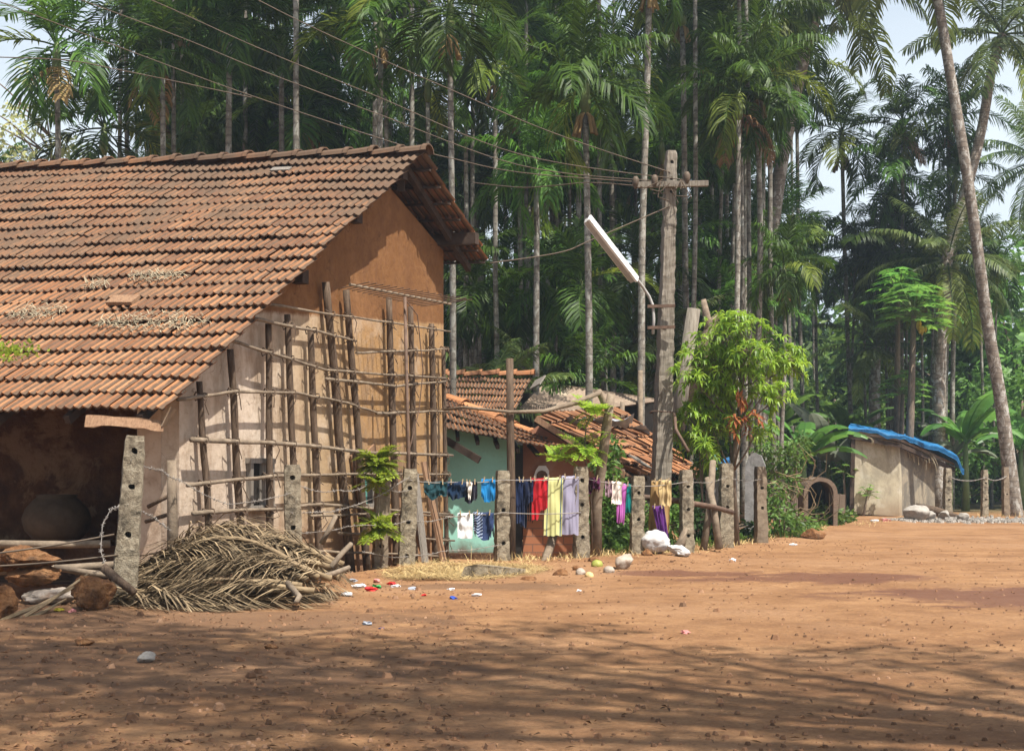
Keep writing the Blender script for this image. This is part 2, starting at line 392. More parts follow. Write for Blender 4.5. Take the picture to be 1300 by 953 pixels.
# ================================================================== FARMHOUSE (left)
A = V((-3.52, 15, 0)); Bc = V((-1.063, 22, 0)); gd = (Bc - A).normalized(); GL = (Bc - A).length
nd = V((gd.y, -gd.x, 0)); wd = -nd
def G(px, py, off=0.0):
    k = (px - CX) / F
    Y = (off + A.x * nd.x + A.y * nd.y) / (k * nd.x + nd.y)
    return P(px, py, Y)
E1 = P(214, 520, 14.2); R1 = P(540, 197, 20.1); E2 = P(620, 333, 22.3)
R0 = R1 + wd * 11 + V((0, 0, .42)); E0 = E1 + wd * 11; E3 = E2 + wd * 11 + V((0, 0, .3))
def roofz(al): return E1.z + (al + .725) * .632 if al < 5.57 else 5.86 - (al - 5.57) * .547
house = thing('farmhouse', A + V((0, 0, gz(A.x, A.y))), 'large mud walled farmhouse with a long weathered red tile roof', 'house')

def gablemat():
    m, nt, b, out = newmat('gable_plaster')
    u = N(nt, 'ShaderNodeUVMap').outputs[0]; s = N(nt, 'ShaderNodeSeparateXYZ'); nt.links.new(u, s.inputs[0])
    v = coords(nt, 'Object')
    n1 = tex(nt, v, 1.3, 8, .65, .4); n2 = tex(nt, v, 9, 8, .7); st = tex(nt, coords(nt, 'Object', (1.5, 1.5, .42)), 1.9, 6, .6, .5)
    x = mth(nt, 'ADD', s.outputs['X'], mth(nt, 'MULTIPLY', mth(nt, 'SUBTRACT', st, .5), .22))
    low = ramp(nt, [(.06, (.50, .405, .315)), (.22, (.54, .45, .36)), (.34, (.44, .335, .225)), (.48, (.39, .265, .145)), (.62, (.35, .205, .088)), (.95, (.36, .215, .095))], x)
    low = mixc(nt, mapr(nt, st, .50, .70, 0, .8), low, (.20, .13, .08))
    low = mixc(nt, mapr(nt, n2, .42, .62, 0, .35), low, (.30, .22, .15))
    low = mixc(nt, mapr(nt, n1, .55, .7, 0, .5), low, (.60, .50, .40))
    low = mixc(nt, mapr(nt, n2, .55, .75, 0, .35), low, (.24, .145, .085))
    up = ramp(nt, [(.3, (.165, .075, .028)), (.5, (.20, .095, .037)), (.75, (.245, .122, .052))], n1)
    up = mixc(nt, mapr(nt, n2, .46, .68, 0, .65), up, (.125, .055, .022))
    up = mixc(nt, mapr(nt, st, .52, .66, 0, .55), up, (.14, .065, .03))
    vc = N(nt, 'ShaderNodeTexVoronoi', feature='DISTANCE_TO_EDGE'); vc.inputs['Scale'].default_value = 1.1
    wv = N(nt, 'ShaderNodeVectorMath', operation='ADD'); nzv = N(nt, 'ShaderNodeTexNoise'); nzv.inputs['Scale'].default_value = 3; nt.links.new(v, nzv.inputs[0]); nt.links.new(v, wv.inputs[0]); nt.links.new(nzv.outputs['Color'], wv.inputs[1]); nt.links.new(wv.outputs[0], vc.inputs['Vector'])
    crk = mth(nt, 'MULTIPLY', mapr(nt, vc.outputs['Distance'], .012, .0), mapr(nt, n1, .45, .6))
    up = mixc(nt, mth(nt, 'MULTIPLY', crk, .8), up, (.05, .025, .012)); low = mixc(nt, mth(nt, 'MULTIPLY', crk, .7), low, (.10, .06, .035))
    bd = mth(nt, 'ADD', s.outputs['Y'], mth(nt, 'MULTIPLY', s.outputs['X'], -.55))
    bd = mth(nt, 'ADD', bd, mth(nt, 'MULTIPLY', mth(nt, 'SUBTRACT', n2, .5), .08))
    k = mapr(nt, bd, 2.98, 3.03)
    c = mixc(nt, k, low, up)
    # splash-stained foot of the wall
    ft = mapr(nt, mth(nt, 'ADD', s.outputs['Y'], mth(nt, 'MULTIPLY', mth(nt, 'SUBTRACT', n1, .5), 1.1)), .9, .15, 0, .75)
    c = mixc(nt, ft, c, (.21, .11, .06))
    nt.links.new(c, b.inputs['Base Color']); b.inputs['Roughness'].default_value = .92; b.inputs['Specular IOR Level'].default_value = .15
    bumpn(nt, b, mth(nt, 'ADD', n2, mth(nt, 'MULTIPLY', st, .8)), .55, .03)
    return m
gm = gablemat()
mb = MB()
ap = G(488, 230); aal = (ap - A).dot(gd); at = min(ap.z, roofz(aal) - .12)
prof = [(0, -.5), (GL, -.6), (GL, roofz(GL) - .16), (aal, at), (0, roofz(0) - .1)]
poly = [A + gd * a + V((0, 0, z)) for a, z in prof]
mb.prism(poly, wd * .22)
mb.uv = [(a / GL, z) for a, z in prof] * 2
mb.build('wall', gm, house)
M['pillar'] = mat('pillar_plaster', [(.3, (.36, .25, .17)), (.55, (.50, .38, .28)), (.8, (.56, .45, .35))], 3, bump=.5, bscale=20, stain=(.2, .12, .07), stain_scale=1.5)
M['mud'] = mat('dark_mud_wall', [(.3, (.035, .015, .008)), (.5, (.075, .033, .015)), (.75, (.13, .068, .035))], 4, bump=1., bscale=14, bdist=.06, stain=(.17, .105, .06), stain_scale=1.6, stain_lo=.54, stain_hi=.62)
def wall(name, a0, w0, a1, w1, z0, z1, th, m, parent=house, dirn=None):
    p = [A + gd * a0 + wd * w0, A + gd * a1 + wd * w1]
    mbx = MB(); poly = [p[0] + V((0, 0, z0)), p[1] + V((0, 0, z0)), p[1] + V((0, 0, z1)), p[0] + V((0, 0, z1))]
    mbx.prism(poly, dirn * th); return mbx.build(name, m, parent)
wall('wall', 0, .223, 0, .52, -.5, roofz(0) - .12, .3, M['pillar'], dirn=gd)
wall('verandah_wall', 1.35, .223, 1.35, 10.6, -.5, roofz(1.35) - .1, .22, M['mud'], dirn=gd)
wall('wall', GL - .2, .223, GL - .2, 10.6, -.5, roofz(GL) - .1, .2, M['mud'], dirn=gd)
wall('wall', 0, 10.6, GL, 10.6, -.5, 2.0, .2, M['mud'], dirn=wd)
wall('mud_ledge', .75, .53, .75, 10.5, -.5, .42, .59, M['mud'], dirn=gd)
wall('floor_plinth', .05, .53, .05, 10.5, -.5, .02, .69, M['mud'], dirn=gd)
miss = set()
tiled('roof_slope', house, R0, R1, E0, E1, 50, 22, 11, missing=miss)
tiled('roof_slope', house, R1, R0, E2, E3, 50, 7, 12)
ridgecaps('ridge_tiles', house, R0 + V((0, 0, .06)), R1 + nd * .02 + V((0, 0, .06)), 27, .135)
# timber under the tiles: rafters, purlins, wall plate, verge boards
def down(p, d): return V(p) - V((0, 0, d))
for i in range(13):
    f = .03 + i * .08
    a = R1.lerp(R0, f); b = E1.lerp(E0, f); c = E2.lerp(E3, f)
    m1 = MB(); m1.beam(down(a, .12), down(b, .09), .07, .09, side=nd); m1.build('rafter', M['rafter'], house)
    if i < 4:
        m1 = MB(); m1.beam(down(a, .13), down(c, .10), .075, .10, side=nd); m1.build('rafter', M['rafter'], house)
for f in (.1, .25, .4, .55, .7, .85, .97):
    a = R1.lerp(E2, f); b = R0.lerp(E3, f)
    m1 = MB(); m1.beam(down(a, .045) + nd * -.03, down(b, .045), .05, .03); m1.build('batten', M['rafter'], house)
for al, L in ((2.55, .16), (4.15, .13), (5.45, .22), (7.25, .62)):
    z = roofz(al) - (.30 if al < 7 else .12)
    a = A + gd * al + V((0, 0, z)); m1 = MB(); m1.beam(a + wd * .1, a + nd * L, .16, .17); m1.build('purlin', M['rafter'], house)
m1 = MB(); a = A + gd * 5.57; m1.beam(a + nd * .1 + V((0, 0, 5.25)), a + nd * .1 + V((0, 0, 5.62)), .1, .1); m1.build('king_post', M['rafter'], house)
# torn boards below the eave corner
rj = random.Random(4); tpb = [P(109, 527, 14.35)] + [P(lerp(112, 205, k / 6), lerp(527, 533, k / 6) + rj.uniform(-1.5, 1.5), lerp(14.35, 14.25, k / 6)) for k in range(7)]
btb = [P(lerp(205, 107, k / 9), lerp(546, 540, k / 9) + rj.uniform(-2.5, 2.5), lerp(14.25, 14.35, k / 9) - .06) for k in range(10)]
m1 = MB(); m1.prism(tpb + btb, V((.01, .035, .0))); m1.build('eave_board', M['plank'], house)
m1 = MB(); m1.prism([P(204, 541, 14.22), P(216, 516, 14.25), P(223, 519, 14.5), P(213, 540, 14.6)], V((.02, -.03, 0))); m1.build('eave_board', M['fascia'], house)
# windows in the gable
def window(pxl, pxr, pt, pb, kind):
    fr = MB(); c = [G(pxl, pt, .0), G(pxr, pt, .0), G(pxr, pb, .0), G(pxl, pb, .0)]
    zt = (c[0].z + c[1].z) / 2; zb = (c[2].z + c[3].z) / 2
    l = V((c[0].x, c[0].y, 0)); r_ = V((c[1].x, c[1].y, 0)); w = .06
    for a, b in ((l, l), (r_, r_)):
        fr.beam(a + V((0, 0, zb)) + nd * .03, b + V((0, 0, zt)) + nd * .03, w, .07, side=gd)
    for z in (zt + .03, zb - .03): fr.beam(l - gd * .05 + V((0, 0, z)) + nd * .032, r_ + gd * .05 + V((0, 0, z)) + nd * .032, .08, .06, side=nd)
    f = fr.build('window', M['plank_grey'], house); f.name = 'window'
    ORG[f.name] = ORG[house.name]
    def pane(name, t0, t1, m, off):
        q = MB(); a = l.lerp(r_, t0); b = l.lerp(r_, t1)
        q.prism([a + nd * off + V((0, 0, zb)), b + nd * off + V((0, 0, zb)), b + nd * off + V((0, 0, zt)), a + nd * off + V((0, 0, zt))], nd * .012)
        o = q.build(name, m, house); o.parent = f; o.matrix_parent_inverse = Matrix(); return o
    if kind == 0:
        pane('shade_pane', .07, .5, M['dark'], .002)  # near-black pane on the solid wall, inner shade put into its colour
        for k in range(2): pane('shutter', .51 + k * .22, .72 + k * .22, M['plank_grey'], .012)
    else:
        pane('shutter', .06, .34, M['teal'], .006); pane('shade_pane', .36, .6, M['dark'], .003); pane('shutter', .62, .94, M['plank_grey'], .012)
M['teal'] = mat('teal_paint', [(.3, (.06, .19, .16)), (.7, (.10, .27, .23))], 6, bump=.2)
window(314, 341, 588, 641, 0)
window(456, 481, 600, 639, 1)
# planks nailed on the lower wall
for (x0, y0, x1, y1, w) in ((449, 575, 462, 655, .22), (470, 568, 476, 600, .3), (505, 575, 512, 690, .16)):
    m1 = MB(); m1.beam(G(x0, y0, .03), G(x1, y1, .03), w, .025, side=gd); m1.build('wall_plank', M['plank'], house)

# ------------------------------------------------------------------ lattice of poles against the gable
lat = thing('pole_lattice', A + gd * 3.5 + nd * .1 + V((0, 0, -.2)), 'lattice of dark upright poles and lashed cross sticks against the gable wall', 'lattice')
UP = [(253, 484, 265, 672, .055), (292, 443, 306, 660, .062), (340, 411, 343, 668, .06), (364, 399, 373, 600, .062), (394, 418, 405, 680, .065), (414, 358, 441, 675, .08),
      (440, 368, 462, 660, .07), (494, 378, 503, 690, .072), (521, 389, 527, 700, .066), (548, 411, 553, 700, .07), (563, 440, 567, 715, .05)]
r = random.Random(5)
for i, (x0, y0, x1, y1, rad) in enumerate(UP):
    a = G(x0, y0, .11); b = G(x1, y1, .14); t = (b - a); b = b + t * ((b.z + .15) / -t.z if b.z > -.15 else 0)
    pts = []; rs = []
    for k in range(13):
        s = k / 12; p = a.lerp(b, s) + gd * (.022 * noise.noise(V((i * 7.1, s * 3, 0)))) + nd * .012 * noise.noise(V((i * 3.3, s * 3, 5)))
        pts.append(p); rs.append(rad * .76 * (.82 + .22 * s) * (1 + .12 * noise.noise(V((i, s * 9, 2)))))
    m1 = MB(); m1.tube(pts, rs, 9, jit=.06, r=r); m1.build('upright_pole', M['wood_dark'], lat, smooth=True)
CR = [[(336, 385), (400, 396), (493, 409), (572, 421)], [(323, 405), (395, 419), (452, 433)], [(294, 433), (370, 456), (414, 470), (566, 480)], [(414, 481), (502, 490), (566, 484)],
      [(452, 448), (508, 446), (570, 443)], [(225, 507), (300, 497), (376, 499), (433, 509), (482, 525)], [(478, 525), (520, 523), (570, 522)], [(243, 558), (376, 564), (461, 574), (575, 578)],
      [(238, 616), (345, 604), (455, 602), (572, 602)], [(245, 651), (300, 648), (358, 646)], [(380, 642), (408, 640), (480, 646), (575, 653)], [(395, 655), (480, 652), (577, 655)],
      [(430, 676), (500, 681), (577, 686)], [(400, 700), (480, 702), (560, 706)]]
for i, c in enumerate(CR):
    pts = []; rs = []
    for (x0, y0), (x1, y1) in zip(c, c[1:]):
        for k in range(6):
            s = k / 6; pts.append(G(lerp(x0, x1, s), lerp(y0, y1, s), .185) + V((0, 0, .012 * noise.noise(V((i * 5.7, len(pts) * .6, 0))))))
    pts.append(G(*c[-1], .185)); rad = r.uniform(.017, .024) * (1.35 if i in (7, 9) else 1)
    rs = [rad * (1 - .35 * k / len(pts)) for k in range(len(pts))]
    m1 = MB(); m1.tube(pts, rs, 7, jit=.1, r=r); m1.build('cross_pole', M['wood_grey'], lat, smooth=True)
# rope lashings where sticks cross poles
for (x0, y0, x1, y1, rad) in UP:
    for c in CR:
        for (u0, v0), (u1, v1) in zip(c, c[1:]):
            for s in range(21):
                px = lerp(u0, u1, s / 20); py = lerp(v0, v1, s / 20); t = (py - y0) / (y1 - y0)
                if 0 < t < 1 and abs(lerp(x0, x1, t) - px) < abs(u1 - u0) / 40 + .1:
                    lb = MB(); p = G(px, py, .15); pp = [p + gd * (.06 * math.cos(q)) * 1 + nd * (.075 * math.sin(q)) + V((0, 0, .045 * math.sin(q * 2 + 1))) for q in [2 * math.pi * k / 9 for k in range(10)]]
                    lb.tube(pp, .008, 4); e = p + nd * .07 + gd * r.uniform(-.05, .05); lb.tube([e, e + V((r.uniform(-.04, .04), 0, -.08)), e + V((r.uniform(-.06, .06), 0, -r.uniform(.1, .22)))], .006, 4); lb.build('rope_lashing', M['wood_dark'], lat); break

# planks leaning on the far end of the gable
for (x0, y0, x1, y1, w, lab) in ((538, 586, 566, 726, .17, 'long brown plank leaning beside the teal house corner'), (520, 655, 546, 724, .13, 'short brown plank leaning lowest on the gable foot'), (527, 600, 540, 715, .16, 'grey weathered plank leaning behind the long brown plank')):
    a = G(x0, y0, .30); b = G(x1, y1, .30); b = P(x1, y1, b.y - .9); a = P(x0, y0, a.y - .05)
    m1 = MB(); m1.beam(a, b, w, .035, side=gd); tag(m1.build('leaning_plank', M['plank_grey'] if 'grey' in lab else M['plank']), lab, 'plank', 'planks leaning on the gable')

# ================================================================== TEAL HOUSE behind the clothes
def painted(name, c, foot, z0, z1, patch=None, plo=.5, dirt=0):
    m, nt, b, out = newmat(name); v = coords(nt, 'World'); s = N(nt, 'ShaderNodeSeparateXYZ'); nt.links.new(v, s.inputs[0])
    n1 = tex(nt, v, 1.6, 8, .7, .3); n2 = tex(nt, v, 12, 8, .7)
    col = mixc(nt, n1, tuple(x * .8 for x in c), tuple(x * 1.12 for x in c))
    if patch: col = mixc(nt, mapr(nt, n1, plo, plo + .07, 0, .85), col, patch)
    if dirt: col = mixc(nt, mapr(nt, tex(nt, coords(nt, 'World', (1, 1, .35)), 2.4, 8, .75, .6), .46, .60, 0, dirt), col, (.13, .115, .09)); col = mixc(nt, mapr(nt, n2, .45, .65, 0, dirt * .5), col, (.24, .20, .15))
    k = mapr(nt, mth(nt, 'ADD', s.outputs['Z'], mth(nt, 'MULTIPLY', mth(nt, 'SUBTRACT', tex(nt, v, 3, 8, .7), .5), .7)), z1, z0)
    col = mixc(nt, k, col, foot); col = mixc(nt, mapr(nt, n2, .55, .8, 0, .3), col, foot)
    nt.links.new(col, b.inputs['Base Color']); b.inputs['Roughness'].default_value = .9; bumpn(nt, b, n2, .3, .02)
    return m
M['tealwall'] = painted('teal_limewash', (.29, .58, .48), (.15, .12, .085), -.15, .12)
M['terracotta'] = painted('terracotta_plaster', (.36, .16, .085), (.2, .09, .05), -.2, .0, patch=(.46, .26, .18))
th = thing('teal_house', P(600, 711, 24.3), 'low teal limewashed house with sagging tile roof behind the hung clothes', 'house')
def hz(px, py, Y): return P(px, py, Y)
m1 = MB(); f0 = [P(545, 716, 24.4), P(652, 716, 24.4), P(652, 560, 24.4), P(608, 552, 24.4), P(545, 528, 24.4)]; m1.prism(f0, V((0, 3.6, 0))); m1.build('wall', M['tealwall'], th)
m1 = MB(); m1.box((P(598, 710, 24.2)), (1.45, .35, .22)); m1.build('plinth', M['mud'], th)
TL, TR, BL, BR = P(548, 497, 26.2), P(690, 553, 25.0), P(545, 538, 24.2), P(714, 572, 23.9)
# lower lean-to roof, hip ridge, upper roof
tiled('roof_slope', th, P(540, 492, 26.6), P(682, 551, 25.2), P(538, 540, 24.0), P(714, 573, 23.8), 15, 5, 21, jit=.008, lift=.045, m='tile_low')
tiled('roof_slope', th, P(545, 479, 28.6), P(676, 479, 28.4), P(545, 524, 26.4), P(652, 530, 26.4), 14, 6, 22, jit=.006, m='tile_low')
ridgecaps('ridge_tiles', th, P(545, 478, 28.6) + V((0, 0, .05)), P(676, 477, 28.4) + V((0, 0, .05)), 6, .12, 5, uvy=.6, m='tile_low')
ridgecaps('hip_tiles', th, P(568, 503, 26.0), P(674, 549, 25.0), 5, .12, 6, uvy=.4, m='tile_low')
m1 = MB(); m1.beam(P(562, 556, 24.1), P(609, 584, 23.9), .05, .12); m1.build('verge_board', M['rafter'], th)
for f in range(7):
    a = P(lerp(556, 680, f / 6), lerp(503, 556, f / 6), 25.6); b = P(lerp(556, 708, f / 6), lerp(549, 578, f / 6), 24.0)
    m1 = MB(); m1.beam(down(a, .05), down(b, .05), .06, .07); m1.build('rafter', M['rafter'], th)
m1 = MB(); m1.prism([P(545, 560, 26.9), P(690, 566, 26.9), P(684, 552, 26.9), P(655, 538, 26.9), P(545, 530, 26.9)], V((0, .3, 0))); m1.build('gap_shade', M['dark'], th)  # near-black sheet, paints the shade in the gap between the roofs
m1 = MB(); m1.prism([P(654, 716, 24.5), P(663, 716, 24.5), P(663, 575, 24.5), P(654, 575, 24.5)], V((0, .1, 0))); m1.build('shade_strip', M['dark'], th)  # near-black strip filling the gap between the houses, its shade painted in

# ================================================================== BRICK HOUSE
def brickmat():
    m, nt, b, out = newmat('red_brick'); v = coords(nt, 'World'); mp = N(nt, 'ShaderNodeMapping'); mp.inputs['Rotation'].default_value = (R(-90), 0, 0); nt.links.new(v, mp.inputs[0])
    br = N(nt, 'ShaderNodeTexBrick'); nt.links.new(mp.outputs[0], br.inputs[0]); br.inputs['Scale'].default_value = 1.0
    br.inputs['Brick Width'].default_value = .36; br.inputs['Row Height'].default_value = .14; br.inputs['Mortar Size'].default_value = .012
    br.inputs['Color1'].default_value = (.34, .135, .06, 1); br.inputs['Color2'].default_value = (.26, .10, .045, 1); br.inputs['Mortar'].default_value = (.18, .09, .055, 1)
    n2 = tex(nt, v, 2.2, 8, .7); c = mixc(nt, mapr(nt, n2, .5, .75, 0, .6), br.outputs[0], (.20, .10, .06))
    sep = N(nt, 'ShaderNodeSeparateXYZ'); nt.links.new(v, sep.inputs[0])
    k = mapr(nt, mth(nt, 'ADD', sep.outputs['Z'], mth(nt, 'MULTIPLY', mth(nt, 'SUBTRACT', n2, .5), .5)), .55, .62)
    pl = ramp(nt, [(.3, (.26, .11, .06)), (.55, (.33, .155, .09)), (.75, (.47, .30, .22))], tex(nt, v, 1.6, 8, .6))
    c = mixc(nt, k, c, pl)
    nt.links.new(c, b.inputs['Base Color']); b.inputs['Roughness'].default_value = .9; bumpn(nt, b, n2, .3, .02); return m
M['brick'] = brickmat()
bh = thing('brick_house', P(720, 712, 24.8), 'low red brick house with a tumbledown tile roof sloping down to the right', 'house')
m1 = MB(); m1.prism([P(664, 716, 24.8), P(794, 716, 24.8), P(794, 602, 24.8), P(684, 540, 24.8), P(664, 552, 24.8)], V((.35, 4.2, 0))); m1.build('wall', M['brick'], bh)
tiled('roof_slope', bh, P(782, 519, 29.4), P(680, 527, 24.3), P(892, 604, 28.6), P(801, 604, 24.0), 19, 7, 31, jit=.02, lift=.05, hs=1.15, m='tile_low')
m1 = MB(); m1.beam(P(680, 531, 24.25), P(800, 607, 24.0), .05, .10); m1.build('verge_board', M['plank'], bh)
for f in range(6):
    a = P(680, 530, 24.3).lerp(P(778, 525, 29.6), f / 5); b = P(801, 606, 24.0).lerp(P(888, 606, 29.0), f / 5)
    m1 = MB(); m1.beam(down(a, .06), down(b, .05), .06, .08); m1.build('rafter', M['rafter'], bh)
# white meter board on its wall
mbx = MB(); mbx.prism([P(677, 607, 24.7), P(680, 597, 24.7), P(684, 591, 24.7), P(693, 591, 24.7), P(697, 597, 24.7), P(697, 607, 24.7)], V((0, .07, 0)))
o = mbx.build('wall_board', M['white_metal']); tag(o, 'white board fixed to the brick house wall above the red garment', 'board')
q = MB(); q.tube([P(688, 604, 24.69), P(688, 604, 24.74)], .10, 10); q2 = q.build('dark_disc', M['rust'], None); q2.parent = o; q2.location = V(q2.location) - V(o.location)  # solid brown disc set on the board face, no hole cut

# loose tiles, plastic and a board on that roof
def scrap(px, py, Y, w, h, m, name, lab, cat, rot=0, tilt=.4, seed=0):
    rr = random.Random(seed + int(px)); q = MB(); n = 5; vs = []; c = P(px, py, Y)
    for j in range(n):
        for i in range(n):
            x = (i / (n - 1) - .5) * w; y = (j / (n - 1) - .5) * h
            p = V((x, y * math.cos(tilt), y * math.sin(tilt) + .06 * w * 4 * noise.noise(V((i * .9 + px, j * .9, 2)))))
            p.rotate(Matrix.Rotation(rot, 3, 'Z')); vs.append(c + p)
    fs = [(j * n + i, j * n + i + 1, (j + 1) * n + i + 1, (j + 1) * n + i) for j in range(n - 1) for i in range(n - 1)]
    k = len(vs); vs2 = vs + [v - V((0, 0, .006)) for v in vs]; fs2 = fs + [tuple(i + k for i in reversed(f)) for f in fs]
    q.add(vs2, fs2); return tag(q.build(name, m, smooth=True), lab, cat)
M['plastic_grey'] = mat('grey_plastic', [(.3, (.30, .32, .35)), (.7, (.55, .57, .6))], 9, rough=.5, bump=.4)
M['plastic_blue'] = mat('blue_plastic', [(.3, (.010, .075, .20)), (.55, (.016, .145, .34)), (.75, (.08, .24, .42))], 5, rough=.5, bump=.7, bscale=9, bdist=.05)
scrap(776, 535, 26.6, .8, .35, M['plastic_grey'], 'plastic_sheet', 'grey crumpled plastic sheet near the top of the brick house roof', 'plastic sheet', .4, -.3)
scrap(806, 545, 28.6, .55, .3, M['plastic_grey'], 'plastic_sheet', 'small pale plastic scrap far up the brick house roof', 'plastic sheet', -.4, -.3)
scrap(722, 533, 25.1, .6, .22, M['plastic_grey'], 'plastic_sheet', 'torn grey plastic strip along the brick house ridge', 'plastic sheet', .2, -.2)
m1 = MB(); m1.beam(P(803, 579, 24.9), P(825, 594, 24.7), .32, .03, side=(.3, 1, 0)); tag(m1.build('roof_board', M['plank_grey']), 'flat grey board lying on the brick house tiles', 'board')

# ================================================================== CORRUGATED LEAN-TO behind
def corr(c00, c10, c01, c11, nu, amp, nv=3):
    mb = MB(); c00, c10, c01, c11 = map(V, (c00, c10, c01, c11)); up = (c10 - c00).cross(c01 - c00).normalized()
    for sgn in (0, -.012):
        for j in range(nv):
            for i in range(nu * 4 + 1):
                u = i / (nu * 4); v = j / (nv - 1); p = (c00 * (1 - u) + c10 * u) * (1 - v) + (c01 * (1 - u) + c11 * u) * v
                mb.v.append(tuple(p + up * (amp * math.sin(i * math.pi / 2) + sgn)))
    w = nu * 4 + 1
    for L in (0, w * nv):
        for j in range(nv - 1):
            for i in range(w - 1): mb.f.append((L + j * w + i, L + j * w + i + 1, L + (j + 1) * w + i + 1, L + (j + 1) * w + i)); mb.m.append(0)
    return mb
M['corr'] = mat('brown_corrugated_sheet', [(.3, (.13, .09, .065)), (.55, (.24, .18, .13)), (.8, (.36, .29, .21))], .9, bump=.2, stain=(.40, .33, .24), stain_scale=.6, rough=.7)
lt = thing('lean_to', P(760, 700, 29.8), 'dark open lean-to under a brown corrugated sheet roof behind the brick house', 'shed')
corr(P(655, 522, 29.9), P(748, 521, 30.0), P(690, 487, 31.6), P(842, 508, 31.6), 20, .025).build('roof_sheet', M['corr'], lt, smooth=True)
for px, py in ((745, 505), (790, 510), (813, 470), (834, 509)):
    m1 = MB(); Y = 30.0; m1.tube([P(px, py, Y), P(px + 1, 690, Y)], .05, 7); m1.build('post', M['wood_grey'], lt, smooth=True)
m1 = MB(); m1.prism([P(660, 700, 31.3), P(845, 700, 31.3), P(845, 514, 31.3), P(660, 498, 31.3)], V((0, .1, 0))); m1.build('shade_back', M['dark'], lt)  # near-black sheet standing in for the shade inside the lean-to
m1 = MB(); m1.beam(P(688, 486, 31.6), P(845, 509, 31.6), .12, .05); m1.build('edge_pole', M['wood_grey'], lt)
m1 = MB(); m1.beam(P(676, 489, 28.2), P(689, 482, 28.0), .3, .03, side=(0, 1, .4)); tag(m1.build('roof_board', M['plank_grey']), 'grey sheet corner sticking up at the teal house ridge end', 'board')

# ================================================================== SHED with the blue tarpaulin
M['shedwall'] = painted('stained_cream_plaster', (.44, .385, .27), (.22, .15, .09), -.2, .6, patch=(.50, .455, .35), dirt=.45)
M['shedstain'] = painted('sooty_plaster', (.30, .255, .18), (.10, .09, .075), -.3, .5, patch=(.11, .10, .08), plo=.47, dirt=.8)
sh = thing('shed', P(1142, 654, 41.5), 'small cream plastered shed under a blue tarpaulin', 'shed')
b0, b1, b2 = P(1083, 652, 41.45), P(1142, 655, 41.5), P(1187, 649, 43.6)
def up_to(b, py): q = V(b); q.z = H - (py - HY) / F * b.y; return q
inn = V((.25, .97, 0))
m1 = MB(); m1.prism([b0, b1, up_to(b1, 562), up_to(b0, 548)], V((.12, .16, 0))); m1.build('wall', M['shedwall'], sh)
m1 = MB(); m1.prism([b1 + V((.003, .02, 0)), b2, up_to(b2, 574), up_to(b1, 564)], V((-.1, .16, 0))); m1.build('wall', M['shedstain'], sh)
b3 = b0 + (b2 - b1); m1 = MB(); m1.prism([b0 + V((0, .02, 0)), b3, b3 + V((0, 0, 2.3)), b0 + V((0, .02, 2.35))], V((.16, 0, 0))); m1.build('wall', M['shedwall'], sh)
m1 = MB(); m1.prism([b3 + V((.2, 0, 0)), b2 + V((-.2, 0, 0)), b2 + V((-.2, 0, 1.9)), b3 + V((.2, 0, 2.3))], V((0, .16, 0))); m1.build('wall', M['shedwall'], sh)
def slabq(c, th):
    q = MB(); q.prism(c, V((0, 0, -th))); return q
rp = [P(1078, 545, 41.35), P(1144, 557, 41.2), P(1212, 588, 43.8), P(1160, 560, 46.5)]
slabq(rp, .08).build('roof', M['corr'], sh)
for k, (a, b) in enumerate(((rp[0], rp[1]), (rp[1], rp[2]))):
    m1 = MB(); m1.beam(down(a, .2), down(b, .2), .07, .12); m1.build('roof_beam', M['rafter'], sh)
m1 = MB(); m1.beam(P(1081, 655, 41.4), P(1083, 552, 41.4), .09, .12); m1.build('corner_post', M['rafter'], sh)
# tarpaulin draped over the roof
tp = MB(); nu, nv = 60, 24
fa, fb, fc = P(1077, 541, 41.25), P(1144, 552, 41.1), P(1224, 578, 43.6); ba_, bb_, bc_ = P(1080, 538, 43.6), P(1120, 544, 45.6), P(1168, 556, 47)
for sg in (0, -.02):
    for j in range(nv):
        for i in range(nu):
            u = i / (nu - 1); v = min(1, j / (nv - 3)); hang_ = max(0, j - (nv - 3)) * (.05 + .05 * u) * (.75 + .6 * noise.noise(V((u * 14, 5, 5))))
            fr_ = fa.lerp(fb, u / .45) if u < .45 else fb.lerp(fc, (u - .45) / .55); bk_ = ba_.lerp(bb_, u / .45) if u < .45 else bb_.lerp(bc_, (u - .45) / .55)
            p = bk_.lerp(fr_, v); e = hang_ + sstep(.93, 1, u) * .42
            p.z += .06 * noise.noise(V((u * 6, v * 6, 3))) + .03 * noise.noise(V((u * 22, v * 9, 1))) - e + .03 * math.sin(u * 21 + v * 4) * sstep(.6, 1, v) + sg
            tp.v.append(tuple(p))
for L in (0, nu * nv):
    for j in range(nv - 1):
        for i in range(nu - 1): tp.f.append((L + j * nu + i, L + j * nu + i + 1, L + (j + 1) * nu + i + 1, L + (j + 1) * nu + i)); tp.m.append(0)
tag(tp.build('tarpaulin', M['plastic_blue'], smooth=True), 'bright blue wrinkled tarpaulin over the small shed roof', 'tarpaulin')
# frayed matting hanging below the tarp edge
fm = MB(); rr = random.Random(3)
for k in range(60):
    u = rr.random(); a = P(lerp(1104, 1184, u), lerp(556, 576, u), lerp(41.2, 42.6, u)); ln = rr.uniform(.15, .45) * (.4 + u)
    d = V((rr.uniform(.1, .5), -.05, -1)).normalized() * ln; fm.tube([a + V((-.2, 0, .08)), a, a + d * .6 + V((.03, 0, 0)), a + d], .014, 4)
tag(fm.build('palm_matting', M['drygrass']), 'frayed grey thatch hanging under the blue tarpaulin edge', 'thatch')
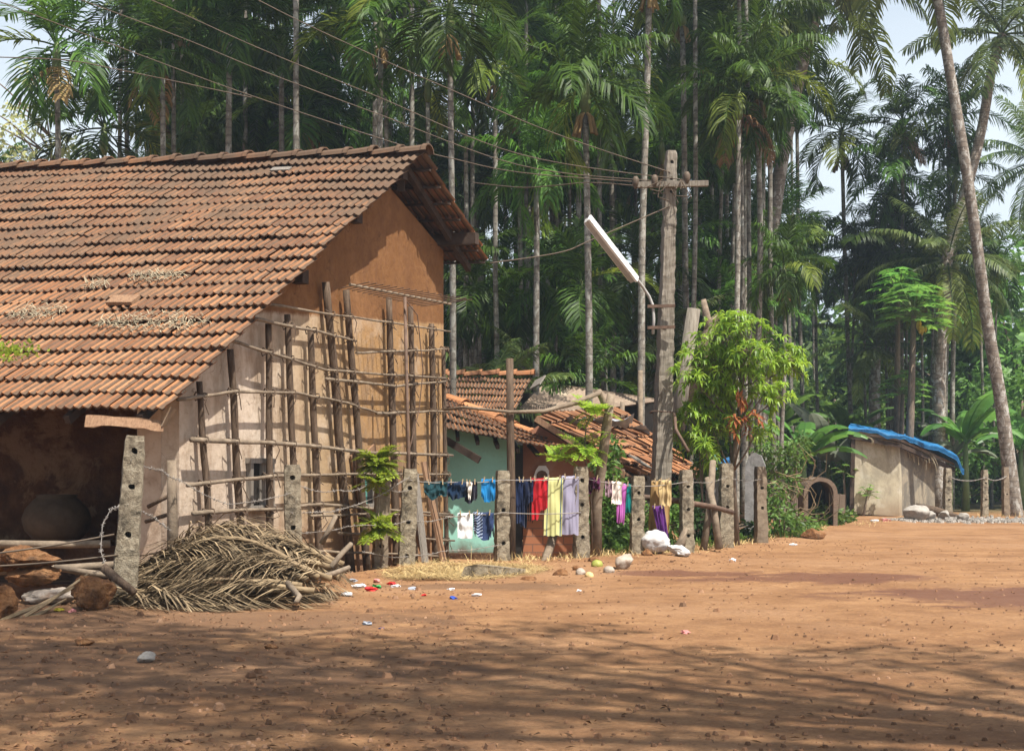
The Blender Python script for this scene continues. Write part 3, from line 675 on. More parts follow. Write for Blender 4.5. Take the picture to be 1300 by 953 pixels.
# ================================================================== FENCE POSTS
def ground_at(px, Y):
    x = (px - CX) / F * Y; return V((x, Y, gz(x, Y)))
def rough_post(name, base, top, w0, w1, d, yaw, holes, m, seed, label, rough=.012, cat='fence post', group=None):
    """weathered four-sided post, chipped arrises, wire holes sunk into the front face"""
    r = random.Random(seed); base, top = V(base), V(top); t = (top - base).normalized()
    sx = V((math.cos(yaw), math.sin(yaw), 0)); sx = (sx - t * sx.dot(t)).normalized(); sy = t.cross(sx)   # -sy faces the road
    L = (top - base).length; nr = max(8, int(L / .055)); mb = MB(); ring = []
    loc = [(-.5, -.5), (-.17, -.5), (.17, -.5), (.5, -.5), (.5, -.17), (.5, .17), (.5, .5), (.17, .5), (-.17, .5), (-.5, .5), (-.5, .17), (-.5, -.17)]
    for k in range(nr + 1):
        s = k / nr; w = lerp(w0, w1, s); row = []
        ex = .86 if k == nr else 1
        for i, (a, b) in enumerate(loc):
            c = .93 if i % 3 == 0 else 1
            p = base + t * (L * s) + sx * (a * w * c * ex) + sy * (b * w * d * c * ex)
            n = noise.noise_vector(V((p.x * 9 + seed, p.y * 9, p.z * 9)))
            p += (sx * n.x + sy * n.y + t * n.z * .4) * rough * (1.7 if i % 3 == 0 else 1)
            row.append(p)
        ring.append(row)
    for row in ring: mb.v.extend([tuple(p) for p in row])
    hk = {int(h * nr) for h in holes}
    for k in range(nr):
        for i in range(12):
            q = [k * 12 + i, k * 12 + (i + 1) % 12, (k + 1) * 12 + (i + 1) % 12, (k + 1) * 12 + i]
            if i == 1 and k in hk:
                c = sum((V(mb.v[x]) for x in q), V()) / 4; hr = min(w0 * .17, .032)
                i0 = len(mb.v); mb.v.extend([tuple((V(mb.v[q[e]]) + V(mb.v[q[(e + 1) % 4]])) / 2) for e in range(4)])
                oct_ = [q[0], i0, q[1], i0 + 1, q[2], i0 + 2, q[3], i0 + 3]
                an_ = [R(-135 + 45 * e) for e in range(8)]; jr = [r.uniform(.8, 1.15) for e in range(8)]
                i1 = len(mb.v); mb.v.extend([tuple(c + sx * (math.cos(a) * hr * j_) + t * (math.sin(a) * hr * j_)) for a, j_ in zip(an_, jr)])
                i2 = len(mb.v); mb.v.extend([tuple(c + sx * (math.cos(a) * hr * .75) + t * (math.sin(a) * hr * .75) + sy * (w0 * .6)) for a in an_])
                for e in range(8):
                    f = (e + 1) % 8
                    mb.f += [(oct_[e], oct_[f], i1 + f, i1 + e), (i1 + e, i1 + f, i2 + f, i2 + e)]; mb.m += [0, 0]
                mb.f.append(tuple(range(i2, i2 + 8))); mb.m.append(0)
            else: mb.f.append(tuple(q)); mb.m.append(0)
    mb.f.append(tuple(nr * 12 + i for i in range(12))); mb.m.append(0)
    return tag(mb.build(name, m, org=base), label, cat, group)
GP = 'concrete fence posts along the yard'
posts = {}
def post(key, px, pt, pb, Y, wpx, lean=0, holes=(.28, .56, .84), m=None, lab='', name='fence_post', taper=.85, group=GP, rough=.012):
    b = ground_at(px, Y); b.z -= .12; t = P(px + lean, pt, Y)
    w = wpx / F * Y
    posts[key] = (b, t, Y)
    return rough_post(name, b, t, w, w * taper, .8, R(rng.uniform(8, 24)), holes, m or M['concrete'], hash(key) % 97 if not isinstance(key, int) else key, lab, group=group, rough=rough)
post(1, 156, 553, 770, 13.2, 33, 16, (.45, .72, .91), lab='tall pitted concrete post leaning right, nearest to the camera beside the frond pile', taper=.74, rough=.013)
post(2, 373, 590, 690, 16.1, 23, -2, (.5, .88), lab='concrete post with an eroded top standing behind the frond pile', taper=.9)
post(3, 481, 592, 722, 18.4, 20, 6, (.3,), m=M['wood_grey'], lab='grey post with bright green sapling twigs growing up its front', taper=.9)
post(4, 515, 595, 722, 18.6, 23, 6, (.16, .5, .8), lab='concrete post with three dark holes, left end of the hung jeans', taper=.8)
post(5, 637, 597, 714, 19.4, 19, 1, (.28, .6), lab='round topped concrete post between the blue cloth and the navy garments', taper=.9)
post(6, 738, 592, 716, 19.8, 20, -1, (.3, .6, .85), lab='thin concrete post right of the lavender towel', taper=.9)
post(7, 808, 604, 706, 20.8, 18, 2, (.5, .8), lab='concrete post left of the brown sacking, above the white sack', taper=.9)
post(8, 872, 596, 703, 21.4, 18, -1, (.25, .55, .8), lab='concrete post right of the purple cloth, with a flared foot', taper=.85)
post(9, 921, 588, 694, 23.0, 20, 1, (.5, .75), lab='post in front of the mango sapling trunk', taper=.8)
post(10, 966, 592, 690, 24.5, 16, -1, (.5, .75), m=M['wood_grey'], lab='grey post between the upright slab and the green bush', taper=.85)
post(11, 1203, 594, 659, 38.8, 10.5, 0, (.4, .75), lab='pale concrete post nearest to the shed on its right', group=GP)
post(12, 1250, 596, 661, 38.8, 9, 0, (.4, .75), lab='pale concrete post midway between the shed and the leaning coconut trunk')
post(13, 1277, 593, 654, 39.6, 9, -1, (.5,), m=M['wood_grey'], lab='dark grey post touching the leaning coconut trunk foot')
# tall wooden stake with a horizontal pole tied to it
b = ground_at(649, 19.55); m1 = MB(); top = P(647, 455, 19.5)
m1.tube([b - V((0, 0, .1)), b.lerp(top, .3) + V((.01, 0, 0)), b.lerp(top, .65), top], [.065, .06, .056, .05], 9, jit=.05, r=rng)
tag(m1.build('wooden_stake', M['wood_dark'], smooth=True), 'tall straight wooden stake rising in front of the teal house roof', 'stake')
m1 = MB(); m1.tube([P(564, 520, 20.2), P(590, 517, 19.8), P(648, 523, 19.42), P(690, 522, 19.6), P(725, 513, 19.8), P(762, 498, 20)], [.019, .021, .023, .028, .034, .036], 9, jit=.05, r=rng)
tag(m1.build('tie_pole', M['wood_grey'], smooth=True), 'crooked grey pole tied level across the tall wooden stake', 'pole')
m1 = MB(); b = ground_at(757, 20.3); m1.tube([b - V((0, 0, .1)), P(757, 640, 20.3), P(764, 590, 20.2), P(770, 540, 20.1), P(776, 500, 20.1)], [.085, .08, .075, .07, .06], 9, jit=.06, r=rng)
m1.tube([P(768, 515, 20.1), P(764, 505, 20.1), P(760, 497, 20.0)], [.05, .045, .05], 8)
tag(m1.build('forked_stake', M['wood_grey'], smooth=True), 'leaning forked stake holding the end of the crooked pole', 'stake')
for pts, rad, lab, nm in (([(688, 724, 19.2), (699, 692, 19.8), (708, 660, 20.0)], .055, 'thick short branch propped below the yellow striped towel', 'prop_branch'),
                      ([(893, 700, 22.0), (901, 640, 22.2), (905, 585, 22.5)], .05, 'tan split pole leaning right of the purple cloth, left one', 'split_pole'),
                      ([(913, 696, 21.9), (905, 640, 22.1), (898, 607, 22.4)], .05, 'tan split pole crossing in front of the mango sapling post', 'split_pole'),
                      ([(782, 628, 21.3), (850, 634, 21.5), (905, 643, 21.9), (930, 650, 22.6)], .04, 'brown rail running behind the brown sacking', 'fence_rail'),
                      ([(858, 700, 21.25), (865, 688, 21.3), (870, 670, 21.35)], .06, 'stub of root curving into the flared post foot', 'root_stub')):
    m1 = MB(); q = [P(*p) for p in pts]; m1.tube(q, [rad * (1.2 - .3 * i / len(q)) for i in range(len(q))], 8, jit=.08, r=rng)
    tag(m1.build(nm, M['wood_grey'] if 'rail' not in nm else M['rust'], smooth=True), lab, nm.split('_')[-1])

# ================================================================== WIRES
def wire(name, pts, rad, m, lab, cat, sag=0.0, barbs=False, seed=0, n=10):
    rr = random.Random(seed); q = []
    for a, b in zip(pts, pts[1:]):
        a, b = V(a), V(b)
        for k in range(n):
            s = k / n; p = a.lerp(b, s); p.z -= sag * 4 * s * (1 - s)
            if barbs: p += V((0, .01 * noise.noise(V((p.x * 4, seed, 1))), .03 * noise.noise(V((p.x * 3, seed, 7)))))
            q.append(p)
    q.append(V(pts[-1])); mb = MB(); mb.tube(q, rad, 5)
    if barbs:
        for i in range(0, len(q) - 1):
            p = q[i].lerp(q[i + 1], rr.random())
            for k in range(2):
                d = V((rr.uniform(-1, 1), rr.uniform(-1, 1), rr.uniform(-1, 1))).normalized() * .024; mb.tube([p - d, p + d], rad * .7, 4)
    return tag(mb.build(name, m, smooth=True), lab, cat)
def pp(k, py, dx=0): b, t, Y = posts[k]; s = (P(0, py, Y).z - b.z) / (t.z - b.z); q = b.lerp(t, s); return q + V((dx, -.1, 0))
wire('clothes_line', [pp(4, 609), P(575, 612, 18.9), pp(5, 609), pp(6, 606), pp(7, 617), pp(8, 611)], .006, M['metal'], 'upper clothes line carrying jeans, towels and the magenta cloth', 'clothes line', .02)
wire('clothes_line', [P(566, 655, 18.9), P(600, 652, 19.0), pp(5, 650), pp(6, 650)], .006, M['metal'], 'lower clothes line carrying the white cloth and striped navy cloth', 'clothes line', .02)
W = 'barbed wire'
W_ = 0
wire('barbed_wire', [pp(4, 606), P(490, 625, 18.2), P(455, 640, 17.6), P(420, 650, 17), pp(2, 650)], .0045, M['metal'], 'barbed strand dropping left from the top of the three-holed post', W, .0, True, 1)
wire('barbed_wire', [pp(2, 612), P(430, 622, 17), P(470, 612, 18), pp(4, 622)], .0045, M['metal'], 'barbed strand between the eroded post and the three-holed post', W, .05, True, 2)
wire('barbed_wire', [pp(2, 675), P(440, 668, 17.2), pp(4, 660), P(575, 656, 18.8)], .0042, M['metal'], 'middle barbed strand through the three-holed post', W, .03, True, 3)
wire('barbed_wire', [P(460, 700, 17.6), pp(4, 705), P(560, 700, 18.8), pp(5, 690)], .0042, M['metal'], 'lowest barbed strand in front of the teal wall', W, .02, True, 4)
wire('barbed_wire', [pp(1, 585), P(205, 598, 14), P(230, 610, 14.4), P(290, 640, 15), pp(2, 625)], .0042, M['metal'], 'barbed strand sagging right from the tall leaning post', W, .02, True, 5)
wire('barbed_wire', [pp(1, 640), P(192, 655, 13.8), P(215, 672, 14.2)], .0042, M['metal'], 'short barbed end hooked from the middle of the tall leaning post', W, .0, True, 6)
wire('barbed_wire', [pp(1, 642, -.08), P(140, 648, 13.1), P(130, 668, 13.05), P(128, 700, 13.0), P(134, 722, 13.0)], .0042, M['metal'], 'loop of wire hanging left of the tall leaning post', W, .0, True, 7, 5)
wire('barbed_wire', [pp(8, 612), pp(9, 605), pp(10, 608)], .0042, M['metal'], 'barbed strand in front of the upright grey slabs', W, .05, True, 8)
wire('barbed_wire', [pp(11, 605), pp(12, 606), pp(13, 604)], .012, M['metal'], 'barbed strand between the pale posts right of the shed', W, .1, True, 9)
for (x0, y0, x1, y1, lab) in ((0, 700, 145, 678, 'upper orange twine stretched left of the tall leaning post'), (10, 712, 150, 704, 'lower orange twine stretched left of the tall leaning post')):
    wire('twine', [P(x0 - 60, y0 + 8, 12.6), P(x1, y1, 13.1)], .009, M['cable'], lab, 'twine', .02)
for (x0, y0, x1, y1, lab) in ((188, 643, 219, 627, 'upper dark stick wedged against the pale pillar'), (185, 662, 216, 652, 'lower dark stick wedged against the pale pillar')):
    m1 = MB(); m1.tube([P(x0, y0, 14.85), P(x1, y1, 14.7)], .022, 7); tag(m1.build('stick', M['wood_dark'], smooth=True), lab, 'stick')
m1 = MB(); b = ground_at(219, 14.5); m1.tube([b, P(219, 640, 14.5), P(218, 584, 14.5)], [.06, .055, .05], 9, jit=.06, r=rng); tag(m1.build('pillar_stake', M['wood_grey'], smooth=True), 'thin grey stake before the pale pillar corner', 'stake')

# ================================================================== TV ANTENNA
an = thing('tv_antenna', ground_at(520, 19.0), 'thin black television antenna mast with a combed boom in front of the gable', 'antenna')
m1 = MB(); m1.tube([ground_at(520, 19.0), P(519, 590, 19), P(514, 377, 19)], .022, 7); m1.build('mast', M['rust'], an, smooth=True)
ba, bb = P(444, 361, 18.0), P(572, 386, 20.2); m1 = MB(); m1.tube([ba, bb], .02, 6); m1.build('boom', M['wood_grey'], an)
dd = (bb - ba).normalized(); sd = dd.cross(V((0, 0, 1))).normalized(); m1 = MB()
for k in range(17):
    p = ba.lerp(bb, .05 + .9 * k / 16); L = .22 + .2 * k / 16; m1.tube([p - sd * L - V((0, 0, .02)), p + sd * L + V((0, 0, .03))], .007, 5)
m1.build('elements', M['rust'], an)
m1 = MB(); m1.tube([P(514, 380, 19.0), P(530, 400, 19.1), P(537, 470, 19.2), P(532, 520, 19.2), P(520, 570, 19.0)], .008, 5); m1.build('cable', M['rust'], an)

# ================================================================== UTILITY POLE, LAMP, POWER LINES
up = thing('utility_pole', ground_at(838, 23.6), 'tall weathered utility pole with a cross arm', 'utility pole')
b = ground_at(836, 23.6); b.z -= .2; t = P(852, 192, 23.6)
q = rough_post('pole', b, t, .34, .18, .85, R(12), (.9, .93, .97), M['pole'], 4, None, rough=.014); q.parent = up
q.location = b - ORG[up.name]; del q['category']
def onpole(py): s = (P(0, py, 23.6).z - b.z) / (t.z - b.z); return b.lerp(t, s)
ca = P(808, 235, 23.45); cb = P(899, 233, 23.45)
m1 = MB(); m1.beam(ca, cb, .10, .09, side=(0, 1, 0)); m1.build('cross_arm', M['pole'], up)
for x, y in ((807, 235), (831, 233), (872, 229)):
    m1 = MB(); c = P(x, y - 4, 23.42); rr = random.Random(x)
    m1.tube([c - V((0, 0, .11)), c - V((0, 0, .03)), c + V((0, 0, .04)), c + V((0, 0, .09))], [.03, .055, .06, .03], 9); m1.build('insulator', M['cable'], up, smooth=True)
m1 = MB(); rr = random.Random(9)
for k in range(9):
    a = P(rr.uniform(835, 868), rr.uniform(228, 240), 23.38); e = a + V((rr.uniform(-.45, .45), rr.uniform(-.05, 0), -rr.uniform(.1, .6)))
    m1.tube([a, a.lerp(e, .5) + V((rr.uniform(-.15, .15), -.04, -.1)), e], .009, 4)
m1.build('loose_wire', M['cable'], up)
m1 = MB(); c = onpole(523) ; m1.tube([c + V((.22 * math.cos(k), .2 * math.sin(k), .01 * math.sin(2 * k))) for k in [2 * math.pi * i / 16 for i in range(17)]], .012, 5)
m1.build('wire_wrap', M['rust'], up)
m1 = MB(); m1.tube([onpole(524) + V((.17, -.15, 0)), P(858, 545, 23.2), P(874, 573, 22.9)], .028, 7); tag(m1.build('stay_rod', M['rust'], smooth=True), 'rusty rod angling down right from the utility pole', 'rod')
sl = thing('street_lamp', onpole(400), 'long white tube street lamp on a bent arm clamped to the utility pole', 'street lamp')
la, lb_ = P(748, 276, 22.6), P(809, 355, 23.2)
dr = (lb_ - la).normalized(); sd = V((0, 1, 0)); sd = (sd - dr * sd.dot(dr)).normalized(); nn = dr.cross(sd)
if nn.z < 0: nn = -nn
n0 = nn; nn = (n0 * .78 - sd * .62).normalized(); sd = dr.cross(nn)
m1 = MB(); m1.beam(la, lb_, .135, .04, side=sd); m1.build('lamp_shade', M['white_metal'], sl)
M['lampgrey'] = mat('dull_lamp_body', [(.3, (.30, .29, .27)), (.7, (.42, .41, .39))], 9, rough=.5, bump=0)
m1 = MB(); m1.beam(la - nn * .066 + dr * .02, lb_ - nn * .066 - dr * .02, .11, .08, side=sd); m1.build('lamp_housing', M['lampgrey'], sl)
m1 = MB(); m1.tube([la - nn * .125 + dr * .06, lb_ - nn * .125 - dr * .06], .02, 10); m1.build('tube_light', M['white_metal'], sl, smooth=True)
m1 = MB(); m1.tube([lb_ - dr * .12 - nn * .03, lb_, P(816, 364, 23.3), P(824, 376, 23.4), P(829, 388, 23.4), P(830, 405, 23.4), P(829, 424, 23.4)], .025, 8); m1.build('bent_arm', M['lampgrey'], sl, smooth=True)
for y in (389, 416):
    m1 = MB(); m1.beam(P(822, y, 23.38), P(857, y - 1, 23.36), .05, .05, side=(0, 1, 0)); m1.build('clamp', M['rust'], sl)
def img_wire(pts, lab, rad=.009, m='cable', cat='power line', nm='power_line'):
    q = [P(*p) for p in pts]; out = []
    for i in range(len(q) - 1):
        p0, p1, p2, p3 = q[max(i - 1, 0)], q[i], q[i + 1], q[min(i + 2, len(q) - 1)]
        for k in range(8):
            s = k / 8; out.append(.5 * ((2 * p1) + (p2 - p0) * s + (2 * p0 - 5 * p1 + 4 * p2 - p3) * s * s + (3 * p1 - p0 - 3 * p2 + p3) * s ** 3))
    out.append(q[-1]); mb = MB(); mb.tube(out, rad, 5); return tag(mb.build(nm, M[m], smooth=True), lab, cat)
img_wire([(150, -100, 26.5), (333, 3, 25.6), (477, 72, 25), (563, 110, 24.6), (700, 168, 24), (851, 219, 23.5)], 'highest of the four power lines, ending on the pole head')
img_wire([(-40, -100, 26.5), (203, 5, 25.8), (330, 62, 25.2), (477, 122, 24.8), (660, 196, 24), (872, 229, 23.4)], 'second power line from the top, ending at the right insulator')
img_wire([(-60, -60, 26.3), (207, 39, 25.6), (330, 89, 25.1), (480, 145, 24.7), (660, 210, 24), (831, 230, 23.4)], 'third power line from the top, ending at the middle insulator')
img_wire([(-60, -20, 26), (178, 70, 25.4), (320, 122, 25), (505, 183, 24.5), (577, 202, 24.3), (660, 219, 24), (807, 231, 23.4)], 'lowest of the four power lines, ending at the left insulator')
img_wire([(-40, 72, 26), (76, 76, 25.6), (152, 89, 25.4), (320, 124, 25)], 'slack service wire joining the lowest power line above the roof', .01)
img_wire([(622, 334, 22.4), (680, 326, 22.6), (720, 318, 22.8), (750, 305, 23), (850, 262, 23.5)], 'slack cable from the farmhouse eave up to the utility pole', .01)
img_wire([(600, 232, 26), (660, 238, 25), (700, 236, 24.6), (748, 232, 24), (810, 236, 23.5)], 'short slack wire left of the utility pole cross arm', .009)

# ================================================================== CLOTHES
def garment(name, x0, x1, pt, pb, Y, m, lab, cat, back=.7, wob=.03, bot=5, skew=0, narrow=1.0, seed=0, m2=None, folds=3.0, cut=None):
    rr = random.Random(seed + int(x0)); nx_, n1, n2 = 22, 14, 9; mb = MB(); mb.uv = []
    ph = rr.uniform(0, 6)
    rows = []
    H1 = (pb - pt) / F * Y
    prf = cut or [(0, 1), (1, 1)]
    def pf(u):
        for (a, fa_), (b, fb_) in zip(prf, prf[1:]):
            if a <= u <= b: return lerp(fa_, fb_, sstep(a, b, u))
        return 1
    bj = [pf(i / (nx_ - 1)) * (1 + .5 * (bot / max(20, pb - pt)) * noise.noise(V((i * .16 + seed, 2.2, x0)))) for i in range(nx_)]
    for j in range(n2, 0, -1): rows.append(('b', j / n2))
    rows.append(('t', 0))
    for j in range(1, n1 + 1): rows.append(('f', j / n1))
    for side, s in rows:
        for i in range(nx_):
            u = i / (nx_ - 1); wd_ = lerp(1, narrow, s); uu = .5 + (u - .5) * wd_ + skew * s
            px = lerp(x0, x1, uu)
            hgt = H1 * s * (bj[i] if side == 'f' else back * bj[(i * 7) % nx_])
            z = P(0, pt, Y).z - hgt + .02 * noise.noise(V((u * 5, seed, 3)))
            fold = (noise.noise(V((u * folds * 1.6 + ph, s * 1.1, x0))) * 1.4 + .6 * noise.noise(V((u * folds * 4 + ph, s * 2.5, x0 + 3)))) * (.55 + .6 * s) * wob + .035 * noise.noise(V((u * 2 + seed, s * 3, x0)))
            y = Y + (-.025 - .02 * s if side == 'f' else .03 + .02 * s if side == 'b' else 0) - (fold if side == 'f' else -fold * .6)
            mb.v.append(((px - CX) / F * Y, y, z)); mb.uv.append((u, s))
    for j in range(len(rows) - 1):
        for i in range(nx_ - 1): mb.f.append((j * nx_ + i, j * nx_ + i + 1, (j + 1) * nx_ + i + 1, (j + 1) * nx_ + i)); mb.m.append(0)
    # gentle thickness: a second skin, offset inwards
    o = tag(mb.build(name, m, smooth=True), lab, cat, 'washing on the fence lines')
    for u in ((.2, .8) if x1 - x0 > 14 else (.5,)):
        q = MB(); a = P(lerp(x0, x1, u), pt - 1.6, Y - .045); q.box(a - V((0, 0, .02)), (.014, .03, .075), Matrix.Rotation(rr.uniform(-.25, .25), 3, 'Y')); k = q.build('clothes_peg', M['peg'], o)
    return o
C = clothmat
M['peg'] = mat('peg_wood', [(.3, (.30, .22, .13)), (.7, (.45, .35, .22))], 9, bump=0)
garment('jeans', 538, 568, 611, 632, 18.8, C('dark_teal_denim', (.012, .045, .055)), 'dark teal jeans folded over the line, leftmost garment', 'jeans', .9, .05, 10, narrow=.95, cut=[(0, .7), (.3, 1.15), (.55, .95), (.8, .8), (1, .9)])
garment('jeans', 568, 592, 611, 634, 18.95, C('navy_denim', (.006, .02, .05)), 'dark navy jeans hung between the teal jeans and the black and white garment', 'jeans', .9, .05, 9, cut=[(0, .75), (.4, 1.05), (.7, 1.0), (1, .8)])
garment('black_shirt', 590, 606, 611, 637, 19.05, C('black_cotton', (.012, .012, .022)), 'black shirt with white sleeves hung left of the blue cloth', 'shirt', .8, .04, 7, cut=[(0, .95), (.3, 1.05), (.8, 1), (1, .6)])
garment('white_sleeve', 592, 600, 612, 633, 18.98, C('white_cotton_b', (.62, .58, .52)), 'narrow white cloth flap over the black shirt front', 'cloth', .4, .02, 12, narrow=.3)
garment('blue_cloth', 611, 629, 608, 637, 19.2, C('bright_blue_cloth', (.01, .15, .36)), 'bright blue cloth hung beside the round topped post', 'cloth', .8, .03, 5, cut=[(0, .75), (.3, 1.0), (.8, 1.0), (1, .85)])
garment('white_cloth', 581, 600, 651, 683, 19.0, C('white_cotton', (.66, .66, .67)), 'white cloth on the lower line before the teal wall', 'cloth', .9, .012, 3)
diag = lambda nt, s: mth(nt, 'MULTIPLY', mth(nt, 'LESS_THAN', mth(nt, 'FRACT', mth(nt, 'ADD', mth(nt, 'MULTIPLY', s.outputs['X'], 7), mth(nt, 'MULTIPLY', s.outputs['Y'], 8))), .38), mth(nt, 'LESS_THAN', s.outputs['X'], .45))
garment('striped_shirt', 601, 627, 650, 686, 19.15, C('navy_striped', (.02, .035, .09), (.35, .42, .55), diag), 'navy shirt with pale diagonal stripes on the lower line', 'shirt', .9, .04, 8, cut=[(0, .62), (.3, .9), (.45, 1.05), (.75, .95), (.85, .7), (1, .55)])
garment('navy_trousers', 655, 664, 608, 664, 19.62, C('navy_cloth', (.008, .016, .05)), 'narrow dark navy garment just right of the tall stake', 'trousers', .7, .02, 8)
garment('navy_dress', 661, 677, 608, 670, 19.62, C('navy_cloth_b', (.007, .012, .035)), 'navy black garment hung left of the red one', 'dress', .9, .04, 8, cut=[(0, 1), (.45, .98), (.6, .5), (1, .45)])
garment('red_shirt', 675, 695, 607, 659, 19.66, C('red_cloth', (.36, .010, .016)), 'bright red garment on the line', 'shirt', .85, .04, 8, cut=[(0, 1.05), (.35, 1.0), (.6, .78), (1, .72)])
strp = lambda nt, s: mth(nt, 'MAXIMUM', mth(nt, 'LESS_THAN', mth(nt, 'ABSOLUTE', mth(nt, 'SUBTRACT', s.outputs['X'], .16)), .022), mth(nt, 'LESS_THAN', mth(nt, 'ABSOLUTE', mth(nt, 'SUBTRACT', s.outputs['X'], .9)), .03))
garment('striped_towel', 692, 715, 606, 680, 19.68, C('yellow_green_towel', (.50, .50, .22), (.05, .11, .16), strp), 'pale yellow green towel with dark edge stripes', 'towel', .9, .02, 5, skew=-.08)
garment('lavender_towel', 713, 735, 604, 678, 19.72, C('lavender_towel', (.30, .285, .37), (.24, .225, .31), .5, 30), 'lavender grey towel hung beside the thin concrete post', 'towel', .9, .018, 5, skew=-.03)
garment('maroon_cloth', 743, 762, 606, 626, 20.0, C('maroon_cloth', (.06, .008, .035)), 'dark maroon cloth bunched right of the thin concrete post', 'cloth', .9, .06, 9, cut=[(0, 1), (.35, 1.1), (.55, .7), (1, .75)])
garment('printed_cloth', 768, 777, 611, 630, 20.4, C('dark_print_cloth', (.09, .02, .05), (.5, .4, .42), .3, 9), 'small dark speckled cloth left of the cream cloth', 'cloth', .9, .02, 5)
garment('cream_cloth', 776, 789, 611, 640, 20.45, C('cream_cloth', (.66, .58, .52)), 'cream white cloth hung left of the magenta cloth', 'cloth', .9, .02, 5)
garment('magenta_cloth', 784, 796, 614, 663, 20.55, C('magenta_cloth', (.38, .10, .34)), 'long magenta cloth hanging in a twist', 'cloth', .85, .03, 9, skew=-.25, narrow=.8)
garment('green_cloth', 793, 801, 614, 650, 20.65, C('teal_green_cloth', (.0, .13, .12)), 'narrow dark green cloth between the magenta cloth and a post', 'cloth', .85, .02, 6)
garment('sacking', 827, 851, 610, 676, 21.2, C('brown_sacking', (.30, .19, .075)), 'brown sacking draped over the wire before the utility pole', 'sacking', .9, .05, 22, skew=-.12, narrow=1.1, folds=2.2)
garment('sacking', 836, 852, 609, 642, 21.05, C('tan_sacking', (.42, .31, .15)), 'lighter tan sacking flap lying over the brown sacking', 'sacking', .6, .035, 10)
garment('purple_cloth', 828, 843, 642, 692, 20.95, C('purple_cloth', (.075, .016, .12)), 'dark purple cloth twisted down over the white sack', 'cloth', .8, .04, 14, skew=.55, narrow=.75)

# ================================================================== STONES, SACKS, COCONUTS, PLANKS ON THE GROUND
import bmesh
def rock(name, px, py, Y, size, m, lab, cat, seed=1, sub=3, rot=0, tilt=0, ang=.35, group=None, flat=.0, zoff=0, rugged=1.0):
    bm = bmesh.new(); bmesh.ops.create_icosphere(bm, subdivisions=sub, radius=.5); r = random.Random(seed)
    pl = [(V((r.uniform(-1, 1), r.uniform(-1, 1), r.uniform(-.6, 1))).normalized(), r.uniform(.24, .40)) for _ in range(9)] if ang else []
    for v in bm.verts:
        for n, d in pl:
            e = v.co.dot(n) - d
            if e > 0: v.co -= n * e * .9
        q = v.co.normalized()
        v.co += q * (.07 * noise.noise(q * 2.3 + V((seed, 0, 0))) + rugged * (.06 * noise.noise(q * 6 + V((0, seed, 0))) + .035 * noise.noise(q * 14 + V((0, seed, 3))) + .015 * noise.noise(q * 30 + V((0, seed, 7)))))
    mt = Matrix.Rotation(rot, 4, 'Z') @ Matrix.Rotation(tilt, 4, 'Y') @ Matrix.Diagonal((*size, 1))
    bmesh.ops.transform(bm, matrix=mt, verts=bm.verts)
    if Y is None: Y = H * F / (py - HY)
    zmin = min(v.co.z for v in bm.verts); c = P(px, py, Y); c.z = gz(c.x, c.y) + zoff
    me = bpy.data.meshes.new(name); bm.to_mesh(me); bm.free(); me.materials.append(m)
    o = bpy.data.objects.new(name, me); COL.objects.link(o); o.location = (c.x, c.y, c.z - zmin - size[2] * .12)
    ORG[o.name] = V(o.location)
    for p in me.polygons: p.use_smooth = True
    return tag(o, lab, cat, group)
LS = 'laterite blocks by the yard corner'
rock('laterite_block', 117, 778, 12.55, (.42, .34, .36), M['laterite'], 'orange laterite block leaning on the tall concrete post foot', 'stone', 3, 4, .3, -.7, group=LS)
rock('laterite_block', 38, 735, 13.1, (.56, .4, .22), M['laterite'], 'orange stone with a pale face on top of the left stack', 'stone', 5, 4, .1, 0, group=LS, zoff=.33)
rock('laterite_block', 45, 752, 13.1, (.66, .4, .20), M['laterite'], 'brown flat stone in the middle of the left stack', 'stone', 8, 4, .0, .05, group=LS, zoff=.16)
rock('laterite_block', 60, 770, 13.0, (.6, .4, .19), M['stone'], 'pale flat stone at the bottom of the left stack', 'stone', 12, 4, .2, 0, group=LS)
rock('laterite_block', 5, 780, 12.0, (.34, .3, .3), M['laterite'], 'pinkish stone cut by the left picture edge', 'stone', 15, 4, .5, .2, group=LS)
rock('laterite_block', 4, 738, 13.2, (.3, .3, .2), M['laterite'], 'small brown stone at far left beside the pale faced stone', 'stone', 17, 3, .5, .2, group=LS, zoff=.3)
rock('white_stone', 186, 840, 9.4, (.13, .10, .09), M['limestone'], 'white stone lying alone on the left foreground earth', 'stone', 21, 3, .3)
rock('red_stone', 108, 815, 10.3, (.14, .10, .06), M['laterite'], 'small red stone flake on the foreground, left of the white stone', 'stone', 22, 3, .3)
rock('red_stone', 345, 824, 10.1, (.12, .09, .05), M['laterite'], 'small red stone flake on the foreground below the frond pile', 'stone', 23, 3, .9)
rock('boulder', 1032, 688, 26.5, (.5, .35, .24), M['laterite'], 'brown flat boulder at the foot of the green bush', 'stone', 25, 3, .1)
rock('boulder', 790, 723, None, (.32, .26, .22), M['stone'], 'white angular stone right of the green coconut', 'stone', 27, 3, .6, -.5)
for k, (x, y, s) in enumerate(((835, 704, .34), (822, 707, .3), (858, 703, .3), (880, 700, .35), (756, 714, .3), (733, 722, .25), (712, 727, .3), (672, 733, .3))):
    rock('laterite_stone', x, y + 3, None, (s * .75, s * .6, s * .5), M['laterite'], 'rough red stone in the row along the fence foot', 'stone', 40 + k, 3, k, 0, group='stones along the fence foot', zoff=-.05)
m1 = MB(); m1.prism([P(582, 737, 17.0), P(590, 719, 17.0), P(604, 716, 17.05), P(657, 722, 17.3), P(657, 736, 17.3)], V((.10, .30, -.02)))
tag(m1.build('concrete_slab', M['concrete']), 'low broken concrete beam lying before the teal house', 'slab')
